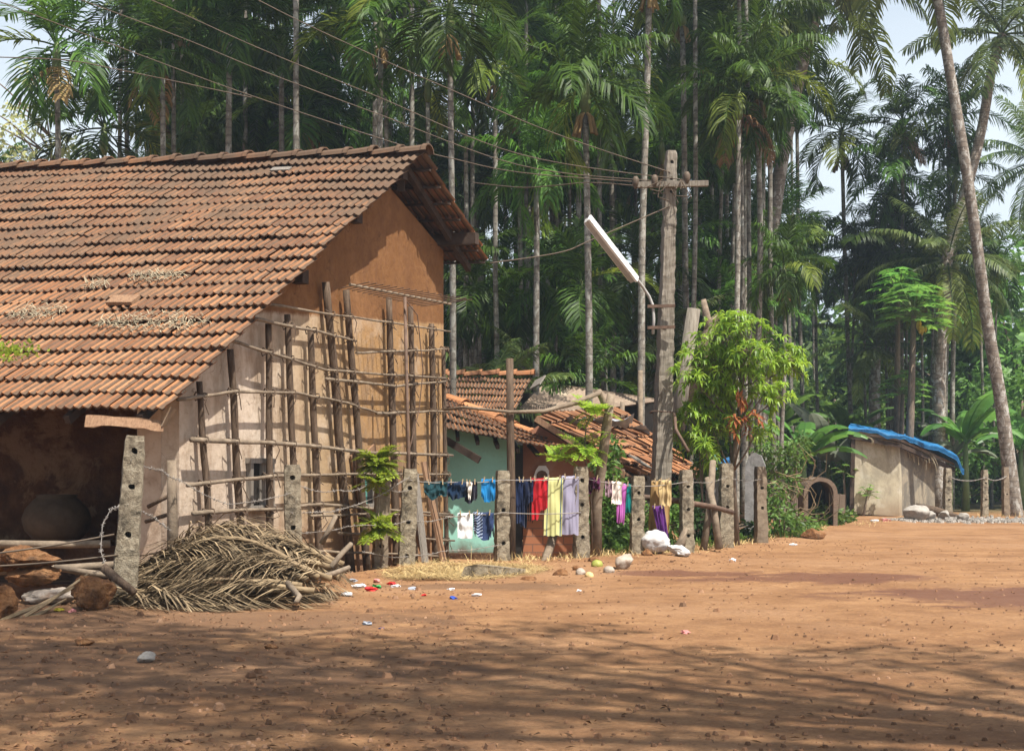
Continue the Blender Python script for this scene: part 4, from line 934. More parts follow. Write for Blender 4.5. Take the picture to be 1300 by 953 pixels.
for k, (x, y, s, c, lab) in enumerate(((758, 716, .17, 'coc_green', 'green coconut on the ground below the maroon cloth'), (737, 724, .15, 'stone', 'pale round coconut husk left of the green one'), (748, 727, .13, 'straw', 'small tan husk in front of the green coconut'), (773, 722, .16, 'stone', 'pinkish husk between the green coconut and the white stone'))):
    if c == 'coc_green': M[c] = mat('green_coconut', [(.3, (.20, .24, .04)), (.7, (.36, .36, .09))], 4, rough=.5, bump=.1)
    rock('coconut', x, y + 5, None, (s * .9, s * .8, s * .8), M[c], lab, 'coconut', 60 + k, 3, k, ang=0, rugged=.45, zoff=-.03)
rock('sack', 832, 706, 20.8, (.44, .34, .34), M['sack'], 'full white plastic sack under the purple cloth', 'sack', 70, 4, .3, .1, ang=0, zoff=.04, rugged=.7)
rock('sack', 861, 709, 20.6, (.36, .25, .16), M['sack'], 'crumpled white bag on the ground right of the full sack', 'sack', 71, 4, .3, .35, ang=.3)
# round clay pot on the verandah ledge
po = thing('clay_pot', P(72, 668, 15.9), 'big round clay pot in the dark verandah', 'pot'); o0 = A + gd * .95 + wd * 3.05
m1 = MB(); pc = P(72, 635, 16.3); pts = [(0, .02), (.25, 0.0), (.36, .12), (.39, .25), (.35, .36), (.26, .46), (.22, .49), (.235, .52)]
m1.tube([V((pc.x, pc.y, .47 + z * 1.02)) for r_, z in pts], [max(.02, r_) for r_, z in pts], 20); M['clay'] = mat('dusty_clay', [(.3, (.045, .03, .018)), (.7, (.09, .062, .04))], 5, bump=.3)
m1.build('body', M['clay'], po, smooth=True)
# poles and boards lying in front of the verandah
for (x0, y0, Y0, x1, y1, Y1, w, lab) in ((-30, 726, 13.4, 152, 716, 13.9, .06, 'long tan pole lying along the verandah front'), (70, 720, 13.5, 150, 731, 13.3, .05, 'short brown pole under the long tan pole'), (-20, 690, 14.6, 140, 690, 14.9, .07, 'grey pole lying inside the verandah edge')):
    m1 = MB(); m1.tube([P(x0, y0, Y0), P((x0 + x1) / 2, (y0 + y1) / 2 + 1, (Y0 + Y1) / 2), P(x1, y1, Y1)], w * .6, 8, jit=.05, r=rng); tag(m1.build('pole', M['wood_grey'], smooth=True), lab, 'pole')
m1 = MB(); m1.tube([P(131, 720, 12.9), P(150, 736, 12.85), P(171, 752, 12.8)], [.045, .04, .035], 8, jit=.08, r=rng); tag(m1.build('branch', M['wood_dark'], smooth=True), 'dark short branch crossing the foot of the tall leaning post', 'branch')
for k, (x0, y0, x1, y1) in enumerate(((0, 788, 100, 742), (8, 796, 112, 728), (20, 790, 84, 760))):
    m1 = MB(); m1.tube([P(x0, y0, 11.9), P((x0 + x1) / 2, (y0 + y1) / 2 + 3, 12.2), P(x1, y1, 12.6)], [.02, .016, .008], 6); tag(m1.build('palm_stalk', M['dryfrond']), 'dry palm stalk leaning over the left stone stack', 'stalk', 'dry stalks on the stones')
# straw and old thatch on the farmhouse roof, loose brick, weed
def roofp(u, v): return (R1.lerp(R0, u)).lerp(E1.lerp(E0, u), v)
rn = (R0 - R1).cross(E1 - R1).normalized(); rn = rn if rn.z > 0 else -rn
def roof_at(px, py):
    best = None
    for i in range(60):
        for j in range(80):
            p = roofp(i / 60, j / 80); d = (CX + F * p.x / p.y - px) ** 2 + (HY - F * (p.z - H) / p.y - py) ** 2
            if best is None or d < best[0]: best = (d, p)
    return best[1]
ru = (R1 - R0).normalized(); rv = (E1 - R1).normalized()
for k, (px, py, w, h, n, lab) in enumerate(((196, 356, .42, .15, 170, 'grey straw mat on the upper roof tiles'), (200, 416, .75, .26, 330, 'wide grey straw patch above the eave'), (48, 398, .42, .2, 170, 'grey straw clump on the roof at far left'), (125, 372, .18, .1, 60, 'tiny straw tuft between the left and upper straw patches'))):
    c = roof_at(px, py); mb = MB(); rr = random.Random(k)
    for i in range(n):
        a = rr.uniform(0, 6.28); q = rr.random() ** .6; p = c + ru * (math.cos(a) * q * w) + rv * (math.sin(a) * q * h) + rn * rr.uniform(.05, .10)
        d = (ru * rr.uniform(-1, 1) + rv * rr.uniform(-1, 1) + rn * rr.uniform(-.15, .25)).normalized() * rr.uniform(.06, .16)
        s = d.cross(rn).normalized() * .006; mb.add([p - s, p + s, p + d * .6 + s * .6 + rn * .01, p + d * .6 - s * .6 + rn * .01, p + d], [(0, 1, 2, 3), (3, 2, 4)])
    tag(mb.build('straw_clump', M['drygrass']), lab, 'straw')
c = roof_at(162, 392); m1 = MB(); m1.box(c + rn * .10, (.36, .2, .04), Matrix((ru, rv, rn)).transposed()); tag(m1.build('loose_tile', M['plank']), 'flat broken tile lying between the straw patches on the roof', 'tile')
c = roof_at(357, 222); m1 = MB(); m1.box(c + rn * .075, (.30, .12, .02), Matrix((ru, rv, rn)).transposed()); tag(m1.build('loose_tile', M['plank_grey']), 'pale grey slip of tile near the ridge', 'tile')

scrap(914, 588, 24.9, .4, .26, M['plastic_blue'], 'plastic_sheet', 'blue plastic scrap behind the foot of the mango sapling', 'plastic sheet', .3, 1.2)
c = roof_at(14, 462); mb = MB(); rr = random.Random(2)
for i in range(170):
    p = c + ru * rr.gauss(0, .2) + rv * rr.gauss(0, .10) + rn * (.06 + abs(rr.gauss(0, .05))); d = V((rr.uniform(-1, 1), rr.uniform(-1, 1), rr.uniform(.1, 1))).normalized() * rr.uniform(.04, .08); s = d.cross(V((rr.uniform(-1, 1), 1, .3))).normalized() * .014
    mb.add([p, p + d * .5 + s, p + d, p + d * .5 - s], [(0, 1, 2, 3)])
tag(mb.build('roof_weed', M['moringa']), 'small bright green weed growing on the tiles at far left', 'weed', kind='stuff')
# ================================================================== VEGETATION
ZU = V((0, 0, 1))
def leaflets(mb, pts, n, ll, lw, hang, fw, r, u0=.12, jag=.0, gap=0.0, lift=.25, shape=.6, messy=0):
    """two rows of folded, drooping leaflets along a rachis polyline"""
    k = len(pts) - 1
    for i in range(n):
        u = u0 + (1 - u0) * (i + .5) / n; x = u * k; a = min(int(x), k - 1); p = pts[a].lerp(pts[a + 1], x - a); t = (pts[a + 1] - pts[a]).normalized()
        s = t.cross(ZU)
        if s.length < .15: s = t.cross(V((.3, .8, .1)))
        s.normalize(); nn = s.cross(t)
        L0 = ll * (math.sin(math.pi * (.12 + .80 * u)) ** shape)
        for sg in (-1, 1):
            if r.random() < gap: continue
            L = L0 * r.uniform(.82, 1.12); f = fw * (.6 + .9 * u) * r.uniform(.7, 1.3)
            d = (s * sg + t * f + nn * lift * r.uniform(.3, 1.4) + V((0, 0, -.12 * hang)) + (V((r.uniform(-1, 1), r.uniform(-1, 1), r.uniform(-.6, .6))) * messy if messy else V())).normalized()
            w = (t - d * t.dot(d)).normalized() * lw * .5
            m_ = p + d * L * .42; d2 = (d + V((0, 0, -1)) * hang * r.uniform(.7, 1.3)).normalized(); e = m_ + d2 * L * .36
            d3 = (d2 + V((0, 0, -1)) * hang * .9).normalized(); tip = e + d3 * L * .24
            o = len(mb.v)
            mb.v.extend([tuple(p - w * .5), tuple(p + w * .5), tuple(m_ - w), tuple(m_ + w), tuple(e - w * .8), tuple(e + w * .8), tuple(tip)])
            mb.f.extend([(o, o + 1, o + 3, o + 2), (o + 2, o + 3, o + 5, o + 4), (o + 4, o + 5, o + 6)]); mb.m.extend([0, 0, 0])
def rachis(origin, az, el, L, droop, n=9, side=0.0):
    p = V(origin); pts = [p.copy()]; e = el; a = az
    for i in range(n):
        d = V((math.cos(a) * math.cos(e), math.sin(a) * math.cos(e), math.sin(e))); p = p + d * (L / n); pts.append(p.copy())
        e -= droop / n * (0.6 + .8 * i / n); a += side / n
    return pts
def mesh_of(name, mb, mats, smooth=False):
    me = bpy.data.meshes.new(name); me.from_pydata(mb.v, [], mb.f)
    for m in mats: me.materials.append(m)
    if len(mats) > 1: me.polygons.foreach_set('material_index', mb.m)
    if smooth: me.polygons.foreach_set('use_smooth', [True] * len(mb.f))
    me.update(); return me
def areca_crown(seed, nf=12, L=2.0, hang=.62, wide=1.0, mats=None):
    r = random.Random(seed); mb = MB(); a0 = r.uniform(0, 6.28)
    for i in range(nf):
        q = i / (nf - 1); el = R(lerp(88, -48, q ** 1.15)) + r.uniform(-.1, .1); az = a0 + i * 2.399 + r.uniform(-.2, .2)
        Lf = L * r.uniform(.88, 1.1) * lerp(.85, 1.05, math.sin(q * 3.1)); dr = R(lerp(40, 95, q)) * r.uniform(.85, 1.2) * wide
        pts = rachis((0, 0, 0), az, el, Lf, dr, 9, r.uniform(-.3, .3)); mb.tube(pts, [lerp(.024, .006, k / 9) for k in range(10)], 4)
        st = len(mb.f); leaflets(mb, pts, 40, .76 * L / 2, .040 * L / 2, hang * r.uniform(.75, 1.4), .85, r, .14, gap=.06, lift=.42, messy=.16)
        if r.random() < .08 and q > .4: mb.m[st:] = [1] * (len(mb.f) - st)
    return mesh_of('areca_crown', mb, mats or [M['areca'], M['areca_y']])
def dead_fronds(seed, n=2, L=1.5):
    r = random.Random(seed); mb = MB()
    for i in range(n):
        pts = rachis((0, 0, 0), r.uniform(0, 6.28), R(-30), L * r.uniform(.8, 1.1), R(60)); mb.tube(pts, .014, 4); leaflets(mb, pts, 20, .5, .05, 1.2, .4, r, .1, gap=.15)
    return mesh_of('dead_fronds', mb, [M['deadleaf']])
def fruit(seed):
    r = random.Random(seed); mb = MB()
    for i in range(14):
        a = r.uniform(0, 6.28); q = [V((0, 0, 0)), V((math.cos(a) * .12, math.sin(a) * .12, -.12)), V((math.cos(a) * .2, math.sin(a) * .2, -.42))]
        mb.tube(q, [.012, .03, .03], 5)
    return mesh_of('fruit_stalks', mb, [M['deadleaf']])
def coco_crown(seed, nf=17, L=4.0):
    r = random.Random(seed); mb = MB(); a0 = r.uniform(0, 6.28)
    for i in range(nf):
        q = i / (nf - 1); el = R(lerp(74, -42, q)) + r.uniform(-.1, .1); az = a0 + i * 2.399
        pts = rachis((0, 0, 0), az, el, L * r.uniform(.85, 1.1), R(lerp(45, 75, q)), 11, r.uniform(-.3, .3)); mb.tube(pts, [lerp(.05, .01, k / 11) for k in range(12)], 4)
        st = len(mb.f); leaflets(mb, pts, 52, .95, .062, .75, .5, r, .14, gap=.05, lift=.1, shape=.7)
        if q > .86: mb.m[st:] = [1] * (len(mb.f) - st)
    return mesh_of('coconut_crown', mb, [M['coco'], M['areca_y']])
AC = [areca_crown(100 + i, 13 + i % 3, 1.95 + .12 * (i % 4), (.45, .75, 1.05)[i % 3], .9 + .15 * (i % 4)) for i in range(8)]
DF = [dead_fronds(50 + i, 2 + i % 2) for i in range(3)]; FR = [fruit(i) for i in range(2)]
CC = [coco_crown(7), coco_crown(9)]
def child(name, me, parent, loc, rot=0, sc=1.0, tilt=(0, 0)):
    o = bpy.data.objects.new(name, me); COL.objects.link(o); o.parent = parent; o.location = loc
    o.rotation_euler = (tilt[0], tilt[1], rot); o.scale = (sc, sc, sc); return o
AG = 'areca palms of the grove behind the houses'
def areca(px, py, Y, pxb, lab, sc=1.0, rad=.075, v=None, group=AG, dead=True, lean=0):
    if pxb > 1000 and Y < 47: sc *= 47.5 / Y; Y = 47.5 + (px % 7) * .4
    r = random.Random(int(px * 13 + py * 7 + Y)); base = ground_at(pxb, Y); top = P(px, py, Y); rad = rad * r.uniform(.9, 1.15)
    t = thing('areca_palm', base, lab, 'palm tree', group); h = top.z - base.z
    pts = []; rs = []; n = 12
    for k in range(n + 1):
        s = k / n; p = base.lerp(top, s); p.z -= .2 * (1 - s)
        p += V((.10 * noise.noise(V((Y, s * 2, px * .1))), .10 * noise.noise(V((px * .2, s * 2, 4))), 0)) * math.sin(s * 3.14)
        pts.append(p); rs.append(rad * lerp(1.25, .8, s ** .5))
    m1 = MB(); m1.tube(pts, rs, 9); m1.build('trunk', M['trunk'], t, smooth=True)
    c = top - base; m1 = MB(); hs = .75 * sc; m1.tube([top - V((0, 0, .05)), top + V((0, 0, .12 * sc)), top + V((0, 0, hs * .6)), top + V((0, 0, hs))], [rad * .85, rad * 1.45, rad * 1.2, rad * .6], 9); m1.build('crown_shaft', M['shaft'], t, smooth=True)
    child('crown', AC[r.randrange(8) if v is None else v], t, c + V((0, 0, hs * .85)), r.uniform(0, 6.28), sc * r.uniform(.92, 1.08), (r.uniform(-.12, .12), r.uniform(-.12, .12)))
    if dead and r.random() < .14: child('dead_fronds', DF[r.randrange(3)], t, c + V((0, 0, .15)), r.uniform(0, 6.28), sc)
    if r.random() < .5: child('fruit_stalks', FR[r.randrange(2)], t, c + V((0, 0, .02)), r.uniform(0, 6.28), sc * 1.2)
    return t
PALMS = [
 (72, 92, 30, 88, 'leftmost tall areca palm standing alone against the pale sky', 1.05), (132, 195, 33, 134, 'low dark areca palm between the two leftmost tall trunks', 1.1),
 (206, 97, 31, 212, 'areca palm with a big drooping crown, second tall trunk from the left', 1.05), (254, 188, 36, 256, 'short fan like areca palm peeping over the tile roof left of centre', 1.0),
 (291, 52, 32, 296, 'areca palm with a dark nest of fruit under its crown above the roof', 1.0), (357, 64, 34, 360, 'thin areca palm behind the middle of the tile roof', 1.0),
 (388, 168, 36, 392, 'low areca palm with a drooping crown just above the roof ridge', 1.0), (483, 60, 30, 487, 'pale trunked areca palm directly behind the ridge near the gable peak', 1.0),
 (543, 128, 34, 546, 'areca palm whose trunk meets the gable peak', 1.0), (571, 44, 27, 577, 'thickest pale ringed areca trunk right beside the gable peak', 1.1),
 (591, 118, 36, 593, 'areca palm just right of the thick pale trunk', 1.0), (628, 108, 34, 632, 'whitish ringed areca palm above the far eave tip', 1.0),
 (668, 42, 40, 672, 'tall areca palm with brown hanging dead leaves above the teal house', 1.0), (681, 238, 31, 680, 'shorter areca palm with a thick dark trunk above the teal house ridge', 1.05),
 (743, 142, 28, 748, 'large crowned areca palm left of the street lamp top', 1.15), (736, 158, 36, 734, 'areca palm half hidden behind the large crowned palm by the lamp', 1.0),
 (779, 190, 44, 780, 'white thin areca trunk behind the street lamp', 1.0), (824, -10, 31, 811, 'tall leaning areca trunk crossing behind the street lamp', 1.0),
 (866, 32, 35, 872, 'tall straight areca palm just right of the utility pole', 1.0), (852, 192, 42, 851, 'areca palm directly behind the utility pole head', 1.0),
 (938, 150, 32, 934, 'areca palm with a bushy crown, left trunk of the close trio', 1.1), (947, 158, 36, 947, 'pale middle trunk of the close trio of areca palms', 1.0),
 (962, 126, 33, 966, 'right trunk of the close trio of areca palms', 1.05), (1011, 116, 34, 1020, 'dark areca palm between the trio and the palm with splayed crown', 1.1),
 (1069, 196, 35, 1083, 'areca palm with a splayed crown against the sky right of centre', 1.1), (1146, 178, 48, 1143, 'hazy areca palm with an upright crown against the sky', 1.15),
 (1136, 250, 42, 1134, 'dense dark areca palm under the hazy upright one', 1.15), (1204, 172, 48, 1200, 'hazy areca palm just left of the tall coconut trunk', 1.1),
 (1212, 245, 44, 1208, 'areca palm with yellowed leaves behind the tall coconut trunk', 1.1), (1132, 318, 39, 1129, 'dark drooping areca palm above the papaya tree', 1.1),
 (903, 205, 44, 906, 'dark areca palm hidden between the utility pole and the trio', 1.1), (660, 150, 38, 662, 'areca palm crown between the brown leaved palm and the large crowned one', 1.0),
 (512, 20, 42, 514, 'distant tall areca palm above the gable peak', 1.1), (424, 34, 40, 426, 'tall areca palm above the roof ridge centre', 1.15), (240, 22, 40, 242, 'tall areca palm cut by the upper picture edge, above the fan like palm', 1.1),
 (160, 30, 38, 162, 'tall areca palm behind the second tall trunk from the left', 1.1), (640, 18, 45, 642, 'distant tall areca palm left of the brown leaved palm', 1.1), (706, 6, 42, 708, 'tall areca palm above the large crowned palm by the lamp', 1.1),
 (922, 20, 44, 925, 'tall areca palm above the trio, cut by the upper picture edge', 1.15), (976, 42, 38, 984, 'tall areca palm above and right of the trio', 1.15), (808, 100, 46, 806, 'distant areca palm behind the leaning trunk by the lamp', 1.1),
 (776, 112, 40, 778, 'areca palm with upright crown in the sky gap above the lamp', 1.0), (1002, 300, 45, 1004, 'shadowed areca palm low behind the mango sapling', 1.1), (324, 120, 38, 326, 'areca palm between the fruit nest palm and the thin one behind the roof', 1.1),
 (455, 150, 38, 457, 'low areca palm filling the gap left of the pale trunked palm', 1.1), 
]
for px, py, Y, pxb, lab, sc in PALMS: areca(px, py, Y, pxb, lab, sc * .84, group=None, rad=.073)
r4 = random.Random(44); n = 0
while n < 150:
    Y = r4.uniform(37, 66); px = r4.uniform(-60, 1120); py = r4.uniform(-20, 300) + max(0, (px - 850)) * .28
    if px < 160 and py < 240: continue
    if (560 < px < 650 or 730 < px < 830) and py < 190: continue
    if 980 < px and py < 330: continue
    areca(px, py, Y, px + r4.uniform(-12, 12), 'slender areca palm deep in the dense grove, partly hidden by nearer palms', r4.uniform(.78, 1.0), .066, group='distant areca palms deep in the grove'); n += 1
n = 0
while n < 42:        # taller palms whose crowns spread above the picture
    Y = r4.uniform(29, 58); px = r4.uniform(150, 1010); py = r4.uniform(-300, -60)
    areca(px, py, Y, px + r4.uniform(-10, 10), 'very tall areca palm showing only its trunk, its crown above the picture edge', r4.uniform(1.05, 1.3), .06, group='tall areca palms topped out above the picture'); n += 1
n = 0
while n < 46:        # young palms of the lower storey
    Y = r4.uniform(32, 52); px = r4.uniform(560, 1290); py = r4.uniform(330, 520)
    if px > 1030 and py > 420: continue
    areca(px, py, Y, px + r4.uniform(-8, 8), 'young areca palm with a low dark crown under the tall grove', r4.uniform(.65, .9), .055, group='young areca palms under the grove', dead=False); n += 1

# coconut palms
def coconut(name_lab, pts, rads, v, rot, sc=1.0, dead=None):
    q = [V(p) for p in pts]; base = q[0]; t = thing('coconut_palm', base, name_lab, 'palm tree'); out = []; rr = []
    for i in range(len(q) - 1):
        p0, p1, p2, p3 = q[max(i - 1, 0)], q[i], q[i + 1], q[min(i + 2, len(q) - 1)]
        for k in range(6):
            s = k / 6; out.append(.5 * ((2 * p1) + (p2 - p0) * s + (2 * p0 - 5 * p1 + 4 * p2 - p3) * s * s + (3 * p1 - p0 - 3 * p2 + p3) * s ** 3)); rr.append(lerp(rads[i], rads[i + 1], s))
    out.append(q[-1]); rr.append(rads[-1]); m1 = MB(); m1.tube(out, rr, 12, jit=.03, r=rng); m1.build('trunk', M['cocotrunk'], t, smooth=True)
    child('crown', CC[v], t, q[-1] - base, rot, sc)
    m1 = MB()
    r = random.Random(int(rot * 100))
    nutm = MB()
    for k in range(7):
        a = k * .9; c = q[-1] + V((math.cos(a) * .28, math.sin(a) * .28, -.25 - .1 * (k % 2)))
        nutm.tube([c + V((0, 0, .14)), c + V((0, 0, .08)), c, c - V((0, 0, .08)), c - V((0, 0, .13))], [.03, .10, .125, .09, .03], 8)
    nutm.build('coconuts', M['shaft'], t, smooth=True); return t
g1 = ground_at(1290, 40.5); g1.z -= .2
coconut('tall leaning coconut palm with a blotched trunk at the right edge', [g1, P(1272, 520, 40.5), P(1252, 400, 40.3), P(1232, 250, 40), P(1209, 110, 40), P(1188, -10, 40), P(1160, -120, 40)], [.24, .185, .165, .155, .145, .135, .12], 0, .4, 1.0)
g2 = ground_at(1190, 46); coconut('slimmer coconut palm with its whole crown in the sky at upper right', [g2, P(1197, 370, 46), P(1222, 260, 46), P(1245, 170, 46), P(1258, 95, 46), P(1272, 44, 46)], [.24, .20, .185, .16, .15, .14], 1, 1.5, .88)
g3 = ground_at(960, 44); coconut('coconut palm leaning right behind the trio of areca palms', [g3, P(970, 400, 44), P(984, 260, 44), P(1003, 150, 44), P(1030, 40, 44), P(1052, -30, 44)], [.3, .24, .22, .2, .18, .17], 0, 2.6, 1.0)
g4 = ground_at(1420, 60); coconut('hazy far coconut palm cut by the right picture edge', [g4, P(1400, 400, 60), P(1360, 260, 60), P(1322, 205, 60)], [.3, .24, .22, .2], 1, .2, .95)
g5 = ground_at(1185, 50); coconut('short coconut palm with a leaning trunk left of the tall blotched one', [g5, P(1190, 480, 46), P(1200, 400, 46), P(1203, 330, 46)], [.26, .2, .18, .16], 1, 3.3, .75)
g6 = ground_at(612, 30); coconut('stemless young coconut palm behind the teal house ridge', [g6, P(611, 560, 30), P(612, 520, 30)], [.2, .18, .15], 1, 4.1, .55)
g7 = ground_at(690, 33); coconut('young coconut palm with low fronds behind the lean to roof', [g7, P(690, 560, 33), P(692, 500, 33)], [.2, .18, .15], 0, 1.1, .5)
g8 = ground_at(838, 36); coconut('young coconut palm with arching pale fronds behind the utility pole', [g8, P(838, 500, 36), P(836, 440, 36)], [.2, .18, .15], 1, 5.1, .6)
g9 = ground_at(1110, 48); coconut('middle sized coconut palm with drooping fronds left of the papaya', [g9, P(1110, 520, 48), P(1112, 440, 48)], [.22, .2, .16], 0, .9, .6)

# ------------------------------------------------------------------ leafy trees
def leafcloud(mb, c, rad, n, size, r, mi=0, flat=.75, asp=.45):
    c = V(c)
    for i in range(n):
        d = V((r.gauss(0, 1), r.gauss(0, 1), r.gauss(0, 1))).normalized(); q = r.random() ** .42
        p = c + V((d.x * rad, d.y * rad, d.z * rad * flat)) * q
        t = (d * .6 + V((r.uniform(-1, 1), r.uniform(-1, 1), r.uniform(-.9, .35)))).normalized(); s = t.cross(V((r.uniform(-1, 1), r.uniform(-1, 1), r.uniform(.2, 1)))).normalized()
        L = size * r.uniform(.6, 1.3); w = L * asp
        mb.add([p, p + t * L * .45 + s * w * .5, p + t * L - V((0, 0, L * .15)), p + t * L * .45 - s * w * .5], [(0, 1, 2, 3)], mi)
def tree_mesh(seed, nblob, R_, Hc, n, size, mats, trunk_h, spread=1.0):
    r = random.Random(seed); cr = MB(); tr = MB(); blobs = []
    for i in range(nblob):
        a = r.uniform(0, 6.28); q = r.random() ** .5 * R_ * spread; z = trunk_h + Hc * r.random() * (1 - .45 * q / R_)
        blobs.append((V((math.cos(a) * q, math.sin(a) * q, z)), R_ * r.uniform(.22, .46)))
    for c, br in blobs: leafcloud(cr, c, br, n // nblob, size, r)
    tr.tube([(0, 0, -.3), (.1, .05, trunk_h * .5), (0, .1, trunk_h), (.1, 0, trunk_h + Hc * .5)], [.26, .2, .15, .06], 9)
    for c, br in blobs[::2]:
        a = V((0, .08, trunk_h * r.uniform(.6, 1.0))); tr.tube([a, a.lerp(c, .5) + V((0, 0, .2)), c], [.1, .06, .02], 6)
    return mesh_of('tree_crown', cr, mats), mesh_of('tree_trunk', tr, [M['bark']], True)
BT = [tree_mesh(200 + i, 16, 4.2, 6.5, 5200, .42, [M['bush']], 2.6) for i in range(3)] + [tree_mesh(210 + i, 16, 4.0, 6.0, 5200, .40, [M['bush_dark']], 2.0) for i in range(2)]
def btree(px, pyt, Y, k, rot, lab, group=None, name='broadleaf_tree'):
    b = ground_at(px, Y); z = P(px, pyt, Y).z - b.z; s = z / (9.6 if k < 3 else 8.6)
    t = thing(name, b, lab, 'tree', group); child('crown', BT[k][0], t, (0, 0, 0), rot, s); child('trunk', BT[k][1], t, (0, 0, 0), rot, s); return t
r5 = random.Random(77)
for i in range(15):
    px = -40 + i * 92 + r5.uniform(-25, 25); btree(px, r5.uniform(215, 300) + (90 if px > 960 else 0) + (60 if px < 80 else 0), r5.uniform(74, 92), r5.randrange(5), r5.uniform(0, 6), 'far broadleaf tree closing the view behind the palm grove', 'far broadleaf trees behind the grove')
for i in range(13):
    px = -30 + i * 92 + r5.uniform(-30, 30); btree(px, r5.uniform(340, 430), r5.uniform(54, 66), r5.choice((3, 4, 3, 4, 0)), r5.uniform(0, 6), 'dark bushy tree in the shade between the palm trunks', 'bushy trees between the trunks')
btree(610, 345, 68, 0, 1.0, 'sunlit light green tree seen between the trunks right of the far eave', None); btree(668, 372, 70, 1, 2.2, 'sunlit light green tree seen between the trunks above the teal house ridge', None)
btree(1265, 238, 62, 1, .4, 'pale green broadleaf tree behind the leaning coconut trunk at the right edge'); btree(1310, 300, 55, 2, 2.0, 'light green tree at the right picture edge, lower than the pale one'); btree(1240, 360, 58, 0, 4.0, 'dark hazy tree directly behind the leaning coconut trunk')
btree(1300, 420, 50, 1, 3.0, 'low bright bush tree at the right edge beside the coconut trunk')
# sparse flowering tree at far left
cr = MB(); tr = MB(); r = random.Random(31); fb = ground_at(55, 40); tr.tube([V((0, 0, -.2)), V((.1, 0, 5)), V((.3, 0, 8.5)), V((.2, 0, 11))], [.18, .13, .08, .03], 8)
for i in range(34):
    a = r.uniform(0, 6.28); c = V((math.cos(a) * r.uniform(.2, 2.1), math.sin(a) * 1.6, r.uniform(8.9, 13.0))); s0 = V((.2, 0, c.z - r.uniform(.8, 2.0))); tr.tube([s0, s0.lerp(c, .6) + V((0, 0, .1)), c], [.035, .022, .008], 5); leafcloud(cr, c, .42, 60, .17, r, asp=.5)
t = thing('flowering_tree', fb, 'sparse pale tree with yellowish blossom at the far left against the sky', 'tree'); child('crown', mesh_of('flower_crown', cr, [M['blossom']]), t, (0, 0, 0)); child('trunk', mesh_of('flower_trunk', tr, [M['bark']], True), t, (0, 0, 0))

# ------------------------------------------------------------------ mango sapling
def mango():
    r = random.Random(12); b = ground_at(936, 23.6); Y = 23.6; t = thing('mango_sapling', b, 'bright green young mango tree with drooping leaves beside the utility pole', 'tree'); tr = MB(); cr = MB(); br = MB()
    stem = [b - V((0, 0, .1)), P(930, 600, Y), P(936, 540, Y), P(942, 490, Y), P(938, 440, Y)]; tr.tube(stem, [.055, .045, .04, .03, .015], 8)
    lobes = [(925, 425, .50), (955, 440, .45), (895, 455, .48), (880, 480, .36), (915, 465, .52), (945, 470, .45), (985, 452, .46), (1003, 466, .34), (970, 500, .30), (990, 502, .24), (892, 510, .42), (875, 530, .36), (905, 545, .42), (868, 556, .3), (925, 520, .32), (945, 535, .26), (962, 545, .25), (895, 570, .3), (935, 412, .3), (912, 500, .4)]
    for px, py, rad in lobes:
        c = P(px, py, Y + r.uniform(-.5, .5)); z0 = max(0, c.z - r.uniform(.4, .9)); s0 = min(stem, key=lambda q: abs(q.z - z0)); tr.tube([s0, s0.lerp(c, .5) - V((0, 0, .05)), c], [.022, .015, .007], 6)
        for i in range(int(25 * (rad / .4) ** 2)):
            d = V((r.gauss(0, 1), r.gauss(0, 1), r.gauss(0, .8))).normalized() * rad * r.random() ** .5; p = c + d; tr.tube([c.lerp(p, .2), p], [.006, .004], 4)
            ax = (d + V((0, 0, rad * .5))).normalized(); a0 = r.uniform(0, 6.28)
            for k in range(11):
                a = a0 + k * 2.399; e1 = ax.cross(V((.3, .5, .2))).normalized(); e2 = ax.cross(e1); q = (e1 * math.cos(a) + e2 * math.sin(a) + ax * r.uniform(-.1, .7)).normalized()
                L = r.uniform(.13, .24); w = L * .23; q2 = (q + V((0, 0, -1)) * r.uniform(.5, 1.2)).normalized(); s = q.cross(ZU); s = s.normalized() if s.length > .05 else V((1, 0, 0)); up_ = s.cross(q) * w * .25
                m_ = p + q * L * .45; e = m_ + q2 * L * .55
                mb = br if (abs(px - 945) < 2 and py in (535,)) and k < 9 else cr
                mb.add([p, m_ + s * w * .5 + up_, m_, m_ - s * w * .5 + up_, e, p], [(0, 1, 2), (0, 2, 3), (1, 4, 2), (2, 4, 3)])
    for i in range(26):
        p = P(940 + r.uniform(-7, 7), 505 + r.uniform(-12, 10), Y - .55); d = V((r.uniform(-.4, .4), r.uniform(-.3, .3), -1)).normalized() * r.uniform(.1, .2); s = d.cross(V((r.uniform(-1, 1), 1, 0))).normalized() * .025
        br.add([p, p + d * .5 + s, p + d, p + d * .5 - s], [(0, 1, 2, 3)])
    tr.build('trunk', M['bark'], t, smooth=True); cr.build('crown', M['mango'], t)
    M['brownleaf'] = leafmat('withered_leaf', (.20, .06, .02), (.36, .13, .05), .3, .7, .2); br.build('withered_leaves', M['brownleaf'], t)
mango()
